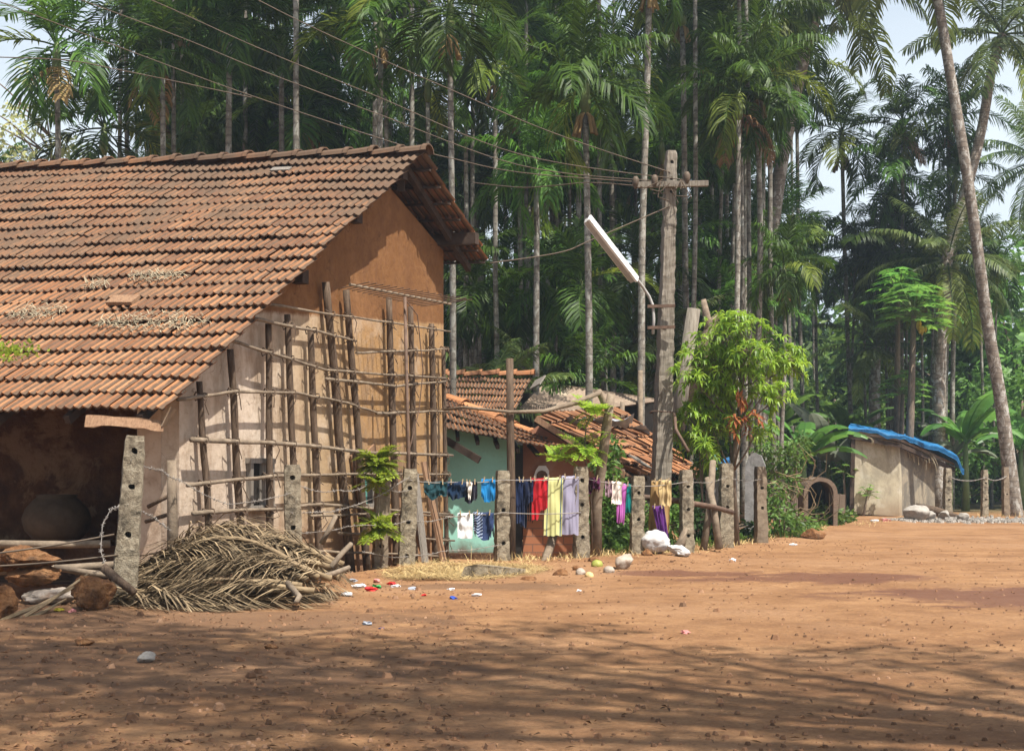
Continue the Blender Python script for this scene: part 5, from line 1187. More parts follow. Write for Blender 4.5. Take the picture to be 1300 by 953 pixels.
# fern-like saplings on posts (pinnate sprays)
def spray(cr, tr, o, d, L, r, lw=.055):
    pts = [V(o)]; dd = V(d).normalized()
    for k in range(6): pts.append(pts[-1] + dd * L / 6); dd = (dd + V((0, 0, -.13))).normalized()
    tr.tube(pts, [.006, .005, .004, .004, .003, .003, .002], 4)
    for k in range(1, 7):
        for sg in (-1, 1):
            t = (pts[k] - pts[k - 1]).normalized(); s = t.cross(ZU).normalized() * sg; q = (s + t * .5).normalized(); l2 = L * .36 * math.sin(math.pi * (.2 + .7 * k / 7))
            for j in range(5):
                p = pts[k] + q * l2 * (j + .5) / 5
                for s2 in (-1, 1):
                    v = (t * s2 + q * .5 + V((0, 0, r.uniform(-.3, .2)))).normalized(); w = q * lw * .38; l3 = lw * r.uniform(.8, 1.3); cr.add([p, p + v * l3 * .5 + w * .6, p + v * l3, p + v * l3 * .5 - w * .6], [(0, 1, 2, 3)])
def sapling(lab, stem, sprays, m='moringa', rad=.014, seed=1, name='sapling', L=.3):
    r = random.Random(seed); b = V(stem[0]); t = thing(name, b, lab, 'sapling'); tr = MB(); cr = MB(); tr.tube(stem, [rad * (1 - .5 * k / len(stem)) for k in range(len(stem))], 7)
    for p, n in sprays:
        for k in range(n):
            a = k * 2.399 + seed; e = r.uniform(-.25, 1.0); spray(cr, tr, V(p) + V((0, 0, r.uniform(-.04, .04))), (math.cos(a) * math.cos(e), math.sin(a) * math.cos(e), math.sin(e)), L * r.uniform(.75, 1.2), r)
    tr.build('stem', M['bark'], t, smooth=True); cr.build('leaves', M[m], t)
b = ground_at(483, 18.0)
sapling('thin sapling with three feathery bright green tufts climbing the grey post', [b, P(486, 700, 18.05), P(480, 660, 18.05), P(482, 620, 18.1), P(480, 590, 18.1)], [(P(479, 590, 18.1), 26), (P(480, 584, 18.1), 10), (P(480, 616, 18.0), 9), (P(481, 672, 18.0), 20), (P(479, 660, 18.0), 8)], seed=3, L=.26)
sapling('light green feathery sapling along the forked stake', [ground_at(752, 20.2), P(750, 620, 20.0), P(742, 575, 20.0), P(744, 540, 20.0), P(752, 525, 20.0)], [(P(752, 524, 20), 14), (P(742, 572, 20), 14), (P(738, 560, 20), 5), (P(708, 583, 20.1), 6)], seed=5, L=.34)
# papaya
def papaya(lab, px, py, Y, pxb, n, sc, seed, yellow=True):
    r = random.Random(seed); b = ground_at(pxb, Y); top = P(px, py, Y); t = thing('papaya_tree', b, lab, 'papaya tree'); tr = MB(); cr = MB(); pe = MB()
    tr.tube([b - V((0, 0, .2)), b.lerp(top, .5) + V((.03, 0, 0)), top], [.11 * sc, .09 * sc, .06 * sc], 9); tr.build('trunk', M['bark'], t, smooth=True)
    for i in range(n):
        a = i * 2.399; e = lerp(1.2, -.35, i / n) + r.uniform(-.1, .1); L = r.uniform(.55, .85) * sc; d = V((math.cos(a) * math.cos(e), math.sin(a) * math.cos(e), math.sin(e))); p = top + d * L; pe.tube([top, top + d * L * .5 + V((0, 0, .03)), p], .011, 4)
        f = V((d.x, d.y, -.12)).normalized(); s = f.cross(ZU).normalized(); u = s.cross(f)
        for k in range(9):
            q = (k - 4) * .62; v = (f * math.cos(q) + s * math.sin(q) - u * .22).normalized(); l = .40 * sc * (1 - .07 * abs(k - 4)) * r.uniform(.85, 1.15); w = v.cross(u).normalized() * l * .17
            cr.add([p, p + v * l * .35 + w * .5, p + v * l * .55 + w * 1.5, p + v * l * .66 + w * .5, p + v * l, p + v * l * .66 - w * .5, p + v * l * .55 - w * 1.5, p + v * l * .35 - w * .5], [tuple(range(8))])
    pe.build('leaf_stalks', M['shaft'], t); cr.build('leaves', M['papaya'], t)
    if yellow:
        fr = MB(); M.setdefault('yellow', mat('yellow_papaya_leaf', [(.3, (.42, .30, .03)), (.7, (.55, .42, .06))], 5, bump=0))
        for k in range(12):
            a = r.uniform(0, 6.28); p = top + V((math.cos(a) * .12 + .2, math.sin(a) * .12 - .12, -.25 - r.uniform(0, .3))); fr.tube([p + V((0, 0, .1)), p, p - V((0, 0, .1))], [.02, .05, .015], 6)
        fr.build('papaya_fruit', M['yellow'], t, smooth=True)
papaya('tall papaya tree with bright leaves behind the shed', 1160, 400, 43.5, 1150, 40, 1.35, 3); papaya('lower papaya tree beneath the tall one, just above the blue tarpaulin', 1146, 500, 44.5, 1140, 26, 1.0, 4, False)
papaya('second papaya head left of the tall papaya crown', 1140, 372, 44.8, 1136, 26, 1.15, 9, False)
papaya('tiny papaya seedling against the cream shed wall', 1101, 628, 41.2, 1094, 9, .42, 5, False); papaya('small papaya plant left of the shed corner post', 1071, 600, 41.6, 1072, 11, .48, 6, False)
# banana
def banana(lab, px, Y, h, seed, n=8, m='banana', L=2.2, group=None):
    r = random.Random(seed); b = ground_at(px, Y); t = thing('banana_plant', b, lab, 'banana plant', group); tr = MB(); cr = MB(); top = b + V((0, 0, h)); tr.tube([b - V((0, 0, .1)), b + V((0, 0, h * .5)), top], [.14, .11, .07], 9); tr.build('stem', M['shaft'], t, smooth=True)
    for i in range(n):
        a = seed + i * 2.2 + r.uniform(-.3, .3); pts = rachis(top, a, R(lerp(78, 30, i / n)), L * r.uniform(.8, 1.1), R(lerp(70, 120, r.random())), 12); cr.tube(pts, [.025 - .0018 * k for k in range(13)], 5)
        for sg in (-1, 1):
            k = 1
            while k < 12:
                k2 = min(12, k + r.choice((1, 2, 2, 3))); row = []
                sag = r.uniform(.05, .5)
                for j in range(k, k2 + 1):
                    tt = (pts[min(j + 1, 12)] - pts[j - 1]).normalized(); s = tt.cross(ZU)
                    s = (s.normalized() if s.length > .05 else V((1, 0, 0))) * sg; nn = V((0, 0, 1)); w = .30 * (L / 2.2) * math.sin(math.pi * min(1, (j + .3) / 12.6)) ** .6
                    row.append((pts[j], pts[j] + s * w * .55 + nn * .05 * w - V((0, 0, sag * w * .2)), pts[j] + s * w * .93 - V((0, 0, w * sag))))
                vs = [x for q in row for x in q]; fs = []
                for j in range(len(row) - 1): fs += [(j * 3, j * 3 + 1, j * 3 + 4, j * 3 + 3), (j * 3 + 1, j * 3 + 2, j * 3 + 5, j * 3 + 4)]
                cr.add(vs, fs); k = k2
    cr.build('leaves', M[m], t)
for i, (lab, px, Y, h, m, L) in enumerate((('dusty grey leaved banana plant left of the shed', 1052, 44, 1.5, 'bananadry', 2.6), ('green banana plant between the mango sapling and the shed', 1020, 40, 1.6, 'banana', 2.4), ('bright banana plant rising behind the left end of the shed roof', 1080, 46, 2.2, 'banana', 2.5), ('banana plant with broad leaves right of the blue tarpaulin', 1226, 46, 2.2, 'banana', 2.8), ('dusty banana plant behind the fence post nearest to the shed', 1205, 47, 1.6, 'bananadry', 2.3), ('banana plant at the right edge behind the coconut trunk', 1296, 48, 2.0, 'banana', 2.5), ('banana plant behind the brown corrugated roof', 722, 34, 1.8, 'banana', 2.0), ('banana plant in the shade right of the utility pole', 905, 38, 2.2, 'banana', 2.2), ('banana plant left behind the teal house ridge', 640, 36, 2.0, 'banana', 2.2), ('banana plant deep between the trunks above the mango sapling', 985, 46, 2.6, 'banana', 2.4))):
    banana(lab, px, Y, h, i + 2, 8, m, L)

# ------------------------------------------------------------------ bushes
def bush(lab, parts, m, size, seed, stems=True, dens=900, name='bush', group=None, cat='bush'):
    r = random.Random(seed); c0 = parts[0][0]; b = V((c0.x, c0.y, gz(c0.x, c0.y))); t = thing(name, b, lab, cat, group); cr = MB(); tr = MB()
    for c, rad in parts:
        leafcloud(cr, c, rad, int(dens * rad * rad / .25), size, r, flat=.9)
        for k in range(4): e = c + V((r.uniform(-1, 1), r.uniform(-1, 1), r.uniform(-.3, 1))) * rad * .8; tr.tube([b + V((r.uniform(-.1, .1), 0, 0)), b.lerp(e, .5) + V((0, 0, .1)), e], [.018, .012, .004], 5)
    cr.build('leaves', M[m], t); tr.build('stems', M['bark'], t)
bush('tangled green bush at the road edge right of the grey post', [(P(990, 658, 26.5), .38), (P(1010, 668, 26.8), .32), (P(980, 630, 26.8), .28), (P(1000, 615, 27.2), .26), (P(1025, 668, 27.5), .24), (P(985, 682, 26.4), .22)], 'bush', .12, 1, dens=620)
bush('flowering green shrub with pale blossoms right of the mango sapling', [(P(1006, 580, 29), .36), (P(985, 590, 29.4), .34), (P(1018, 562, 29.5), .26), (P(970, 565, 29.4), .32)], 'bush', .11, 2, dens=620)
bush('shady green shrub behind the magenta cloth', [(P(780, 650, 21.6), .42), (P(765, 670, 21.4), .36), (P(800, 660, 22), .4), (P(775, 620, 21.8), .3), (P(768, 590, 21.8), .22), (P(775, 570, 21.9), .2), (P(850, 660, 22.4), .35), (P(780, 690, 21.2), .3)], 'bush', .12, 3)
bush('weedy green growth behind the fence right of the sacking', [(P(890, 670, 23.2), .34), (P(862, 640, 23), .3), (P(950, 672, 24.9), .2)], 'bush_dark', .12, 4)
bush('pale leaved bush beside the flared post under the mango sapling', [(P(892, 556, 24.2), .3), (P(898, 590, 24.5), .28)], 'bush', .12, 6)
for k, (px, py, s) in enumerate(((1046, 655, .32), (1060, 665, .24), (1037, 640, .3), (1052, 675, .18))): pass
bush('low weeds in front of the brown arched hutch', [(P(1046, 658, 34), .42), (P(1060, 664, 35), .34), (P(1072, 660, 37), .3)], 'bush', .16, 7)
r6 = random.Random(5)
for i in range(26):
    px = 560 + i * 29 + r6.uniform(-12, 12); Y = r6.uniform(33, 50)
    if px > 990: Y = r6.uniform(50, 58)
    b = ground_at(px, Y); parts = [(b + V((r6.uniform(-1, 1), r6.uniform(-.6, .6), r6.uniform(.4, 2.2))), r6.uniform(.5, .85)) for _ in range(5)]
    bush('leafy undergrowth bush in the shade at the foot of the palm grove', parts, r6.choice(('bush', 'bush_dark', 'bush_dark')), .24, 100 + i, dens=190, group='undergrowth bushes at the foot of the grove', name='undergrowth_bush')

# ------------------------------------------------------------------ standing slabs, broken trunks, hutch, rubble right of the pole
for pts, lab, w in (([(945, 690), (972, 690), (971, 590), (966, 578), (957, 574), (950, 580), (946, 592)], 'tall round topped grey slab standing behind the fence', .2), ([(892, 690), (935, 690), (934, 592), (928, 584), (898, 586)], 'broad pale grey slab standing left of the round topped one', .18)):
    m1 = MB(); m1.prism([P(x, y, 25.6 if 'tall' in lab else 25.0) for x, y in pts], V((.05, w, 0))); tag(m1.build('stone_slab', M['slab_grey']), lab, 'slab')
m1 = MB(); m1.tube([P(858, 560, 26.5), P(866, 490, 26.5), P(881, 392, 26.5)], [.15, .14, .125], 12, jit=.02, r=rng); tag(m1.build('broken_trunk', M['pole'], smooth=True), 'pale sawn trunk leaning behind the utility pole', 'trunk')
m1 = MB(); m1.tube([P(880, 520, 27.5), P(893, 440, 27.5), P(899, 425, 27.5), P(905, 408, 27.5), P(911, 400, 27.5)], [.16, .13, .12, .09, .05], 9, jit=.08, r=rng); m1.tube([P(900, 424, 27.5), P(897, 400, 27.5), P(893, 380, 27.5)], [.09, .075, .05], 9, jit=.08, r=rng)
tag(m1.build('tree_stump', M['wood_grey'], smooth=True), 'broken forked stump right of the pale sawn trunk', 'stump')
m1 = MB(); c = P(1042, 634, 33.5); n = 14
for (y0, ro, ri) in ((0, .40, .30),):
    for k in range(n + 1):
        a = math.pi * k / n
        for (rad, yy) in ((ro, 0), (ri, 0), (ro, 1.0), (ri, 1.0)): m1.v.append((c.x + math.cos(a) * rad * 1.0, c.y + yy, c.z + math.sin(a) * rad * .95 + .15))
    for k in range(n):
        a = k * 4; b_ = a + 4; m1.f += [(a, a + 1, b_ + 1, b_), (a + 2, b_ + 2, b_ + 3, a + 3), (a, b_, b_ + 2, a + 2), (a + 1, a + 3, b_ + 3, b_ + 1)]; m1.m += [0] * 4
gl_ = gz(c.x, c.y)
for sx in (-.35, .35): m1.box((c.x + sx, c.y + .5, (c.z + .15 + gl_) / 2 - .05), (.1, 1.0, c.z + .15 - gl_ + .1))
M['thatch'] = mat('brown_thatch', [(.3, (.10, .07, .05)), (.7, (.24, .175, .125))], 8, stretch=(1, 6, 6), bump=.6)
hu = m1.build('arched_hutch', M['thatch']); bk = MB(); bk.prism([(c.x - .31, c.y + .9, gl_ - .05), (c.x + .31, c.y + .9, gl_ - .05)] + [(c.x + math.cos(math.pi * k / 8) * .31, c.y + .9, c.z + .15 + math.sin(math.pi * k / 8) * .29) for k in range(9)], (0, .06, 0)); q_ = bk.build('hollow_shade', M['dark']); q_.parent = hu; q_.location = V(q_.location) - V(hu.location)  # near-black panel, the shade of the hutch's hollow put into colour
tag(hu, 'small brown arched hutch open at the front, left of the shed', 'hutch')
m1 = MB(); m1.box(P(1063, 640, 35.5), (.28, .5, .5)); tag(m1.build('clay_block', M['thatch']), 'square tan block standing right of the arched hutch', 'block')
m1 = MB(); rr = random.Random(8)
for k in range(26):
    a = P(1000, 625, 27) + V((rr.uniform(-.1, .5), rr.uniform(-.2, .2), rr.uniform(-.6, .3))); ang = rr.uniform(-.8, 2.2); pts = [a + V((math.cos(ang + s * .5) * s * .28, -.05 * s, math.sin(ang + s * .5) * s * .28 - .02 * s * s)) for s in range(4)]; m1.tube(pts, [.014, .011, .008, .004], 4)
tag(m1.build('dry_vines', M['dryfrond']), 'bundle of dry curled vines on the green bush', 'vines')
# rubble of white stone and logs by the shed
rg = random.Random(6); m1 = MB()
def pebbles(mb, px, Y, s, r):
    b = ground_at(px, Y); o = len(mb.v); vs = []
    for z in (0, 1):
        for k in range(5):
            a = 2 * math.pi * k / 5 + r.uniform(-.3, .3); q = s * r.uniform(.35, .6) * (1 if z == 0 else .6); vs.append((b.x + math.cos(a) * q, b.y + math.sin(a) * q, b.z - .01 + z * s * r.uniform(.3, .6)))
    mb.add(vs, [(5, 6, 7, 8, 9)] + [(k, (k + 1) % 5, 5 + (k + 1) % 5, 5 + k) for k in range(5)])
for k in range(1600): pebbles(m1, 1120 + 250 * rg.random(), rg.gauss(36.9, .55), rg.uniform(.03, .14), rg)
tag(m1.build('gravel_bank', M['limestone']), 'bank of pale broken rubble along the far road edge', 'rubble', kind='stuff')
for k, (x, y, Y, s, lab) in enumerate(((1160, 668, 36.5, .7, 'largest grey white rubble boulder in front of the shed'), (1180, 668, 36.8, .45, 'white rubble boulder right of the largest one'), (1198, 664, 37.6, .4, 'white rubble boulder at the foot of the post nearest to the shed'), (1222, 670, 36.6, .35, 'low white boulder between the two pale posts'))):
    rock('rubble_boulder', x, y, Y, (s * 1.2, s * .8, s * .75), M['limestone'], lab, 'stone', 80 + k, 3, k)
for k, (x0, y0, x1, y1, lab) in enumerate(((1162, 645, 1215, 656, 'upper dark log lying right of the shed corner'), (1175, 652, 1226, 662, 'lower dark log lying right of the shed corner'))):
    m1 = MB(); m1.tube([P(x0, y0, 38.6), P((x0 + x1) / 2, (y0 + y1) / 2 - 2, 38.4), P(x1, y1, 38.2)], [.14, .13, .08], 8, jit=.1, r=rng); tag(m1.build('log', M['wood_dark'], smooth=True), lab, 'log')

# ------------------------------------------------------------------ heap of dry coconut fronds
def heap(x, y): return .66 * math.exp(-(((x + 2.72) / 1.0) ** 2) - ((y - 14.25) / .8) ** 2)
r = random.Random(91)
FRD = []
for i in range(30):
    left = r.random() < .6; y0 = r.uniform(13.35, 14.7); z = r.uniform(.25, 1.05)
    x0 = r.uniform(-2.0, -1.72) if left else r.uniform(-4.0, -3.6); x1 = x0 + (-1 if left else 1) * r.uniform(1.3, 2.1); y1 = y0 + r.uniform(-.7, .7)
    FRD.append((x0, y0, x1, y1, z))
FRD += [(-3.9, 13.05, -1.9, 13.15, .6), (-1.85, 13.3, -3.8, 13.1, .95), (-3.95, 13.3, -2.6, 12.9, .3), (-1.75, 13.6, -3.5, 13.4, 1.05)]
for i, (x0, y0, x1, y1, zf) in enumerate(FRD):
    pts = []
    for k in range(11):
        s = k / 10; x = lerp(x0, x1, s); y = lerp(y0, y1, s) + .08 * math.sin(s * 3 + i); pts.append(V((x, y, gz(x, y) + .04 + heap(x, y) * zf + .05 * (1 - s) + .12 * noise.noise(V((i * 3.3, s * 2.2, 0))))))
    o = MB(); o.tube(pts, [lerp(.032, .007, k / 10) for k in range(11)], 6)
    fo = o.build('dry_frond', M['dryfrond'], smooth=True); tag(fo, 'dry brown coconut frond in the heap beside the leaning concrete post', 'palm frond', 'dry fronds in the heap')
    l = MB(); leaflets(l, pts, 80, .80, .0145, .5, 1.9, r, .02, gap=.12, lift=.22, messy=.34); 
    # keep leaflets from sinking through the earth
    l.v = [(a, b_, max(c_, gz(a, b_) + .012)) for a, b_, c_ in l.v]
    ORG[fo.name] = V(fo.location); l.build('leaflets', M['dryfrond'], fo)
for k, (p, lab) in enumerate(((([(365, 740, 13.3), (380, 757, 13.0), (376, 764, 12.9)]), 'short cut stick end poking from under the frond heap'), ([(420, 720, 14.0), (436, 700, 14.2), (446, 690, 14.3)], 'pale frond butt sticking up at the right end of the heap'), ([(398, 735, 13.6), (425, 727, 13.9), (443, 720, 14.1)], 'tan stick at the right foot of the heap'), ([(408, 690, 14.3), (418, 672, 14.3), (426, 655, 14.4)], 'sawn stump end behind the right end of the heap'))):
    m1 = MB(); m1.tube([P(*q) for q in p], [.03, .028, .024], 8, jit=.08, r=rng); tag(m1.build('cut_stick', M['wood_grey'], smooth=True), lab, 'stick')

# ------------------------------------------------------------------ litter, pebbles, straw, rubbish
r = random.Random(17); lt_ = MB(); pb = MB()
def rnd_spot():
    while True:
        Y = 6.2 + 20 * r.random() ** 1.5; px = r.uniform(-60, 1360); x = (px - CX) / F * Y
        if Y < fence_y(x) + .6: return x, Y
for k in range(7500):
    x, y = rnd_spot(); dens = math.exp(-((y - fence_y(x) + 1.2) / 1.8) ** 2) + .12 + (.5 if x < -.3 else 0)
    if r.random() > dens: continue
    z = gz(x, y) + .008; a = r.uniform(0, 6.28); L = r.uniform(.015, .065); w = L * r.uniform(.12, .4); d = V((math.cos(a), math.sin(a), r.uniform(-.1, .5))).normalized() * L; s = V((-math.sin(a), math.cos(a), r.uniform(-.4, .4))) * w
    p = V((x, y, z + abs(d.z) * .2)); lt_.add([p - d * .5, p + s * .5 + V((0, 0, .006)), p + d * .5, p - s * .5 + V((0, 0, .006))], [(0, 1, 2, 3)])
tag(lt_.build('leaf_litter', M['litter'], org=(0, 0, 0)), 'fallen dead leaves and twigs strewn over the earth', 'leaf litter', kind='stuff')
for k in range(6000):
    x, y = rnd_spot()
    if r.random() > .35 + math.exp(-((y - fence_y(x) + .6) / 1.3) ** 2) + (.35 if x < -.3 else 0): continue
    s = r.uniform(.005, .019) * (1 + 1.2 * (r.random() < (.08 if x < -.3 else .03))); z = gz(x, y); n_ = 5; a0 = r.uniform(0, 6)
    vs = [(x + math.cos(a0 + q * 1.2566) * s, y + math.sin(a0 + q * 1.2566) * s * r.uniform(.7, 1.2), z) for q in range(5)] + [(x + math.cos(a0 + q * 1.2566) * s * .6, y + math.sin(a0 + q * 1.2566) * s * .6, z + s * r.uniform(.6, 1.0)) for q in range(5)]
    pb.add(vs, [(5, 6, 7, 8, 9)] + [(q, (q + 1) % 5, 5 + (q + 1) % 5, 5 + q) for q in range(5)])
tag(pb.build('pebbles', M['pebble'], org=(0, 0, 0)), 'small stones and clods scattered over the red earth', 'pebbles', kind='stuff')
st = MB()
for k in range(7500):
    q = r.random() ** .6; a = r.uniform(0, 6.28); px = 590 + math.cos(a) * q * 105; Y = 17.6 + math.sin(a) * q * 1.05 + (px - 578) * .004; b = ground_at(px, Y); z = .008 + .12 * math.exp(-((px - 540) / 34) ** 2) * r.random() * (1 - q * .5)
    d = V((r.uniform(-1, 1), r.uniform(-1, 1), r.uniform(-.1, .16))).normalized() * r.uniform(.08, .28); p = b + V((0, 0, z)); s = d.cross(ZU); s = s.normalized() * .0028 if s.length > 0 else V((.003, 0, 0)); st.add([p - s, p + s, p + d + s * .4, p + d - s * .4], [(0, 1, 2, 3)])
tag(st.build('straw', M['straw'], org=(0, 0, 0)), 'spread of pale yellow straw before the three holed post', 'straw', kind='stuff')
TR = {'white': (.72, .72, .74), 'red': (.50, .02, .02), 'green': (.05, .34, .10), 'pink': (.55, .22, .2), 'blue': (.03, .07, .35), 'yellow': (.6, .5, .05), 'grey': (.3, .32, .36)}
for k_, c in TR.items(): M['tr_' + k_] = mat(k_ + '_plastic_scrap', [(.3, tuple(x * .8 for x in c)), (.7, c)], 9, rough=.5, bump=.3)
TRASH = [(440, 756, 'white', .19, 'white plastic scrap at the right foot of the frond heap'), (470, 750, 'red', .17, 'bright red plastic wrapper among the rubbish, left one'), (478, 746, 'green', .15, 'green plastic wrapper beside the red one'), (455, 745, 'white', .16, 'crumpled white bag behind the white scrap'), (503, 745, 'white', .12, 'white paper cup scrap right of the green wrapper'), (497, 740, 'red', .14, 'red wrapper farther back beside the straw'), (478, 737, 'pink', .15, 'pinkish paper at the foot of the grey post'), (538, 757, 'red', .10, 'small red scrap in front of the straw'), (575, 760, 'blue', .12, 'dark blue scrap in front of the straw'), (605, 757, 'white', .12, 'white card scrap lying right in the straw'), (573, 750, 'white', .10, 'thin white strip lying left in the straw'), (466, 793, 'grey', .12, 'silvery plastic on the earth below the rubbish'), (484, 797, 'blue', .05, 'tiny blue scrap on the earth below the rubbish'), (75, 781, 'yellow', .10, 'yellow wrapper before the orange laterite block'), (92, 782, 'pink', .10, 'pink wrapper right of the yellow one'), (1110, 663, 'white', .3, 'white bag scrap before the cream shed'), (1124, 664, 'pink', .28, 'pink bag scrap before the cream shed'), (870, 802, 'pink', .10, 'pale pinkish scrap on the middle foreground earth'), (930, 713, 'white', .16, 'white scrap at the foot of the split poles'), (735, 750, 'white', .08, 'tiny white scrap on the earth below the green coconut'), (525, 748, 'grey', .12, 'grey crumpled wrapper left of the straw'), (448, 738, 'grey', .14, 'grey plastic scrap behind the rubbish'), (1007, 692, 'white', .14, 'thin white scrap left of the brown flat boulder')]
for k, (px, py, c, s, lab) in enumerate(TRASH):
    Y = H * F / (py - HY); rr = random.Random(k); b = ground_at(px, Y); bm = bmesh.new(); bmesh.ops.create_icosphere(bm, subdivisions=2, radius=.5)
    for v in bm.verts:
        q = v.co.normalized(); v.co *= .8 + .75 * noise.noise(q * 2.2 + V((k * 3.1, 0, 0))) + rr.uniform(-.22, .22)
    bmesh.ops.transform(bm, matrix=Matrix.Rotation(rr.uniform(0, 6), 4, 'Z') @ Matrix.Diagonal((s * 1.05, s * .7, s * .38, 1)), verts=bm.verts)
    me = bpy.data.meshes.new('plastic_scrap'); bm.to_mesh(me); bm.free(); me.materials.append(M['tr_' + c]); o = bpy.data.objects.new('plastic_scrap', me); COL.objects.link(o); o.location = b + V((0, 0, s * .1)); tag(o, lab, 'litter', 'rubbish on the ground')

dg = MB(); r = random.Random(23)
for k in range(2600):
    x = r.uniform(-.2, 6.6) if r.random() < .8 else r.uniform(8, 16); y = fence_y(x) + r.gauss(.1, .35); z = gz(x, y); p = V((x, y, z - .01)); L = r.uniform(.05, .20)
    d = V((r.uniform(-1, 1), r.uniform(-1, 1), r.uniform(.1, 1.6))).normalized() * L; s = V((r.uniform(-1, 1), r.uniform(-1, 1), 0)).normalized() * .006
    dg.add([p - s, p + s, p + d * .6 + s * .6, p + d * .6 - s * .6, p + d + V((0, 0, -L * .2))], [(0, 1, 2, 3), (3, 2, 4)])
tag(dg.build('dry_grass', M['straw'], org=(0, 0, 0)), 'thin dry grass growing along the foot of the fence', 'dry grass', kind='stuff')
wg = MB()
for k in range(1500):
    x = r.uniform(1.5, 6.8); y = fence_y(x) + abs(r.gauss(.35, .3)); p = V((x, y, gz(x, y) + r.uniform(0, .12))); d = V((r.uniform(-1, 1), r.uniform(-1, 1), r.uniform(.1, 1.0))).normalized() * r.uniform(.05, .12); s = d.cross(V((r.uniform(-1, 1), 1, .4))).normalized() * .018
    wg.add([p, p + d * .5 + s, p + d, p + d * .5 - s], [(0, 1, 2, 3)])
tag(wg.build('green_weeds', M['bush'], org=(0, 0, 0)), 'small green weeds sprouting behind the fence foot', 'weeds', kind='stuff')
# ================================================================== SHADE TREES BEHIND THE VIEWPOINT
EL, AZ = R(61), V((.66, -.75, 0)).normalized()
SUN = V((AZ.x * math.cos(EL), AZ.y * math.cos(EL), math.sin(EL)))
def shade_tree(lab, base, blobs, seed):
    r = random.Random(seed); b = V((base[0], base[1], gz(*base))); t = thing('roadside_tree', b, lab, 'tree'); cr = MB(); tr = MB(); top = b + V((.4, 0, 9.0)); tr.tube([b - V((0, 0, .2)), b + V((0, .1, 2.5)), top], [.3, .24, .2], 10)
    for x, y, z, rad, n in blobs:
        c = V((x, y, z)); leafcloud(cr, c, rad, int(n * 2.6), .19, r, flat=.5); tr.tube([top, top.lerp(c, .5) + V((0, 0, .4)), c], [.1, .07, .02], 7)
    cr.build('crown', M['bush'], t); tr.build('trunk', M['bark'], t, smooth=True)
def over(x, y, z):            # crown position whose shade falls on the ground at (x, y)
    return (x + SUN.x / SUN.z * z, y + SUN.y / SUN.z * z, z)
BL = []
for (x, y, rad, n, z) in ((-3.4, 10.6, 1.3, 260, 8.2), (-1.9, 10.4, 1.1, 230, 8.4), (-.4, 9.9, 1.1, 210, 8.0), (-4.3, 9.2, 1.4, 300, 8.6), (-2.4, 8.6, 1.3, 300, 8.2), (-.6, 8.2, 1.2, 270, 8.6), (1.1, 9.4, 1.1, 200, 8.1), (1.2, 8.0, 1.0, 210, 8.4), (2.6, 9.6, 1.0, 190, 8.6), (3.6, 8.6, .9, 170, 8.3), (3.2, 7.4, 1.2, 250, 8.5), (.8, 6.8, 1.3, 300, 8.6), (-1.4, 6.9, 1.3, 300, 8.4), (-3.6, 7.4, 1.3, 300, 8.6), (.4, 11.4, .7, 90, 8.2), (4.9, 9.2, .8, 130, 8.4), (-3.9, 12.3, .8, 110, 8.3)):
    BL.append((*over(x, y, z + 5.5), rad, int(n * 1.5) if x < -.2 else int(n * .75)))
shade_tree('spreading roadside tree shading the near road', (6.6, 2.0), BL, 4)

# ================================================================== LIGHT, AIR, CAMERA
w = bpy.data.worlds.new('World'); S.world = w; w.use_nodes = True; nt = w.node_tree; bg = nt.nodes['Background']
sky = nt.nodes.new('ShaderNodeTexSky'); sky.sky_type = 'NISHITA'; sky.sun_disc = False; sky.sun_elevation = EL; sky.sun_rotation = math.atan2(SUN.x, SUN.y)
sky.air_density = 1.0; sky.dust_density = 3.0; sky.ozone_density = 1.0; sky.altitude = 0
tc = nt.nodes.new('ShaderNodeTexCoord'); sx_ = nt.nodes.new('ShaderNodeSeparateXYZ'); nt.links.new(tc.outputs['Generated'], sx_.inputs[0])
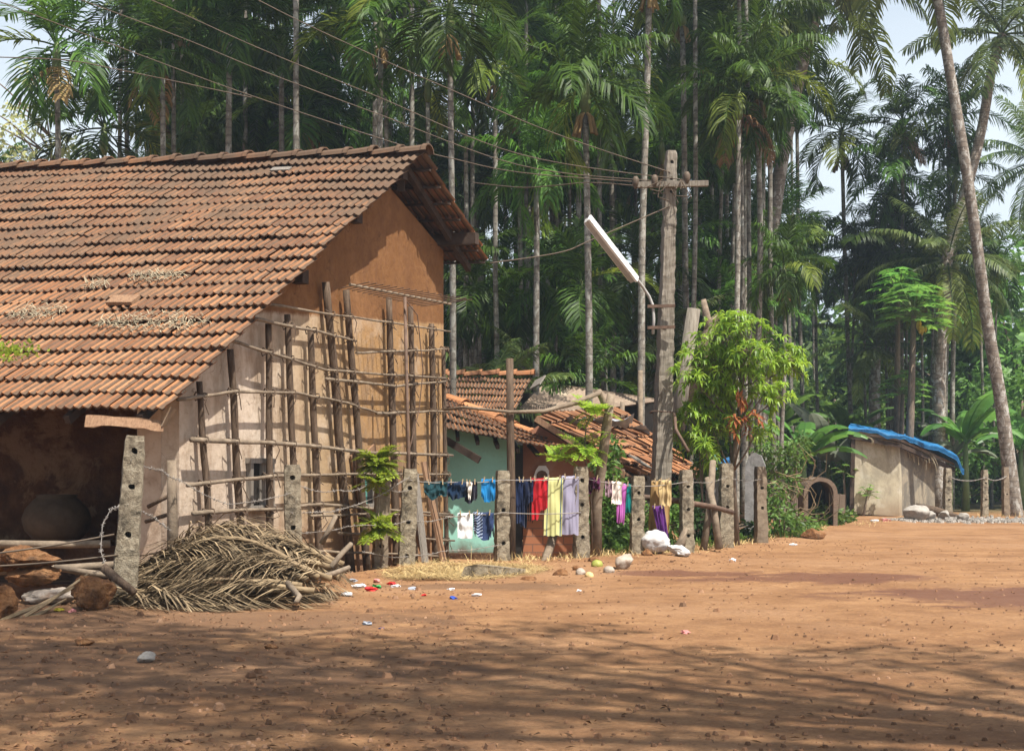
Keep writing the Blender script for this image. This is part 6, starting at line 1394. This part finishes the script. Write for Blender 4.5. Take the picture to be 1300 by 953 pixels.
# thin white haze cloud low in the sky, thinning towards the zenith
cl = tex(nt, coords(nt, 'Generated', (1, 1, 3)), 2.2, 6, .6, .4); k_ = mth(nt, 'ADD', mapr(nt, sx_.outputs['Z'], .22, .50, .95, .06), mth(nt, 'MULTIPLY', mth(nt, 'SUBTRACT', cl, .5), .5), clamp=True)
nt.links.new(mixc(nt, k_, sky.outputs[0], WHITE), bg.inputs[0]); bg.inputs[1].default_value = SKY_STRENGTH
sl_ = bpy.data.lights.new('sun', 'SUN'); sl_.energy = SUN_STRENGTH; sl_.angle = R(.55); sl_.color = (1, .945, .86); so = bpy.data.objects.new('sun', sl_); COL.objects.link(so); so.rotation_euler = SUN.to_track_quat('Z', 'Y').to_euler()
if HAZE > 0:
    hz_ = MB(); hz_.box((0, 130, 20), (560, 420, 44)); ho = hz_.build('haze', bpy.data.materials.new('haze_air')); ho['kind'] = 'stuff'; ho['label'] = 'thin blue smoke haze hanging in the grove'; ho['category'] = 'haze'
    hm = ho.data.materials[0]; hm.use_nodes = True; n_ = hm.node_tree; n_.nodes.clear(); oo = n_.nodes.new('ShaderNodeOutputMaterial'); pv = n_.nodes.new('ShaderNodeVolumePrincipled')
    pv.inputs['Density'].default_value = HAZE; pv.inputs['Color'].default_value = (.70, .86, 1.0, 1); pv.inputs['Anisotropy'].default_value = 0.2; n_.links.new(pv.outputs[0], oo.inputs['Volume'])
cam = bpy.data.cameras.new('camera'); co = bpy.data.objects.new('camera', cam); COL.objects.link(co); S.camera = co
co.location = (0, 0, H); co.rotation_euler = (R(90), 0, 0); cam.sensor_width = 36; cam.sensor_fit = 'HORIZONTAL'; cam.lens = 36 * F / 1300; cam.shift_y = (HY - 476.5) / 1300; cam.clip_end = 2000; cam.clip_start = .1
S.view_settings.view_transform = 'Standard'; S.view_settings.look = 'None'; S.view_settings.gamma = 1; S.view_settings.exposure = EXPOSURE; S.view_settings.use_curve_mapping = False
S.render.engine = 'CYCLES'; S.cycles.volume_bounces = 0; S.cycles.max_bounces = 8; S.cycles.transparent_max_bounces = 8; S.render.resolution_x = 1024; S.render.resolution_y = 750
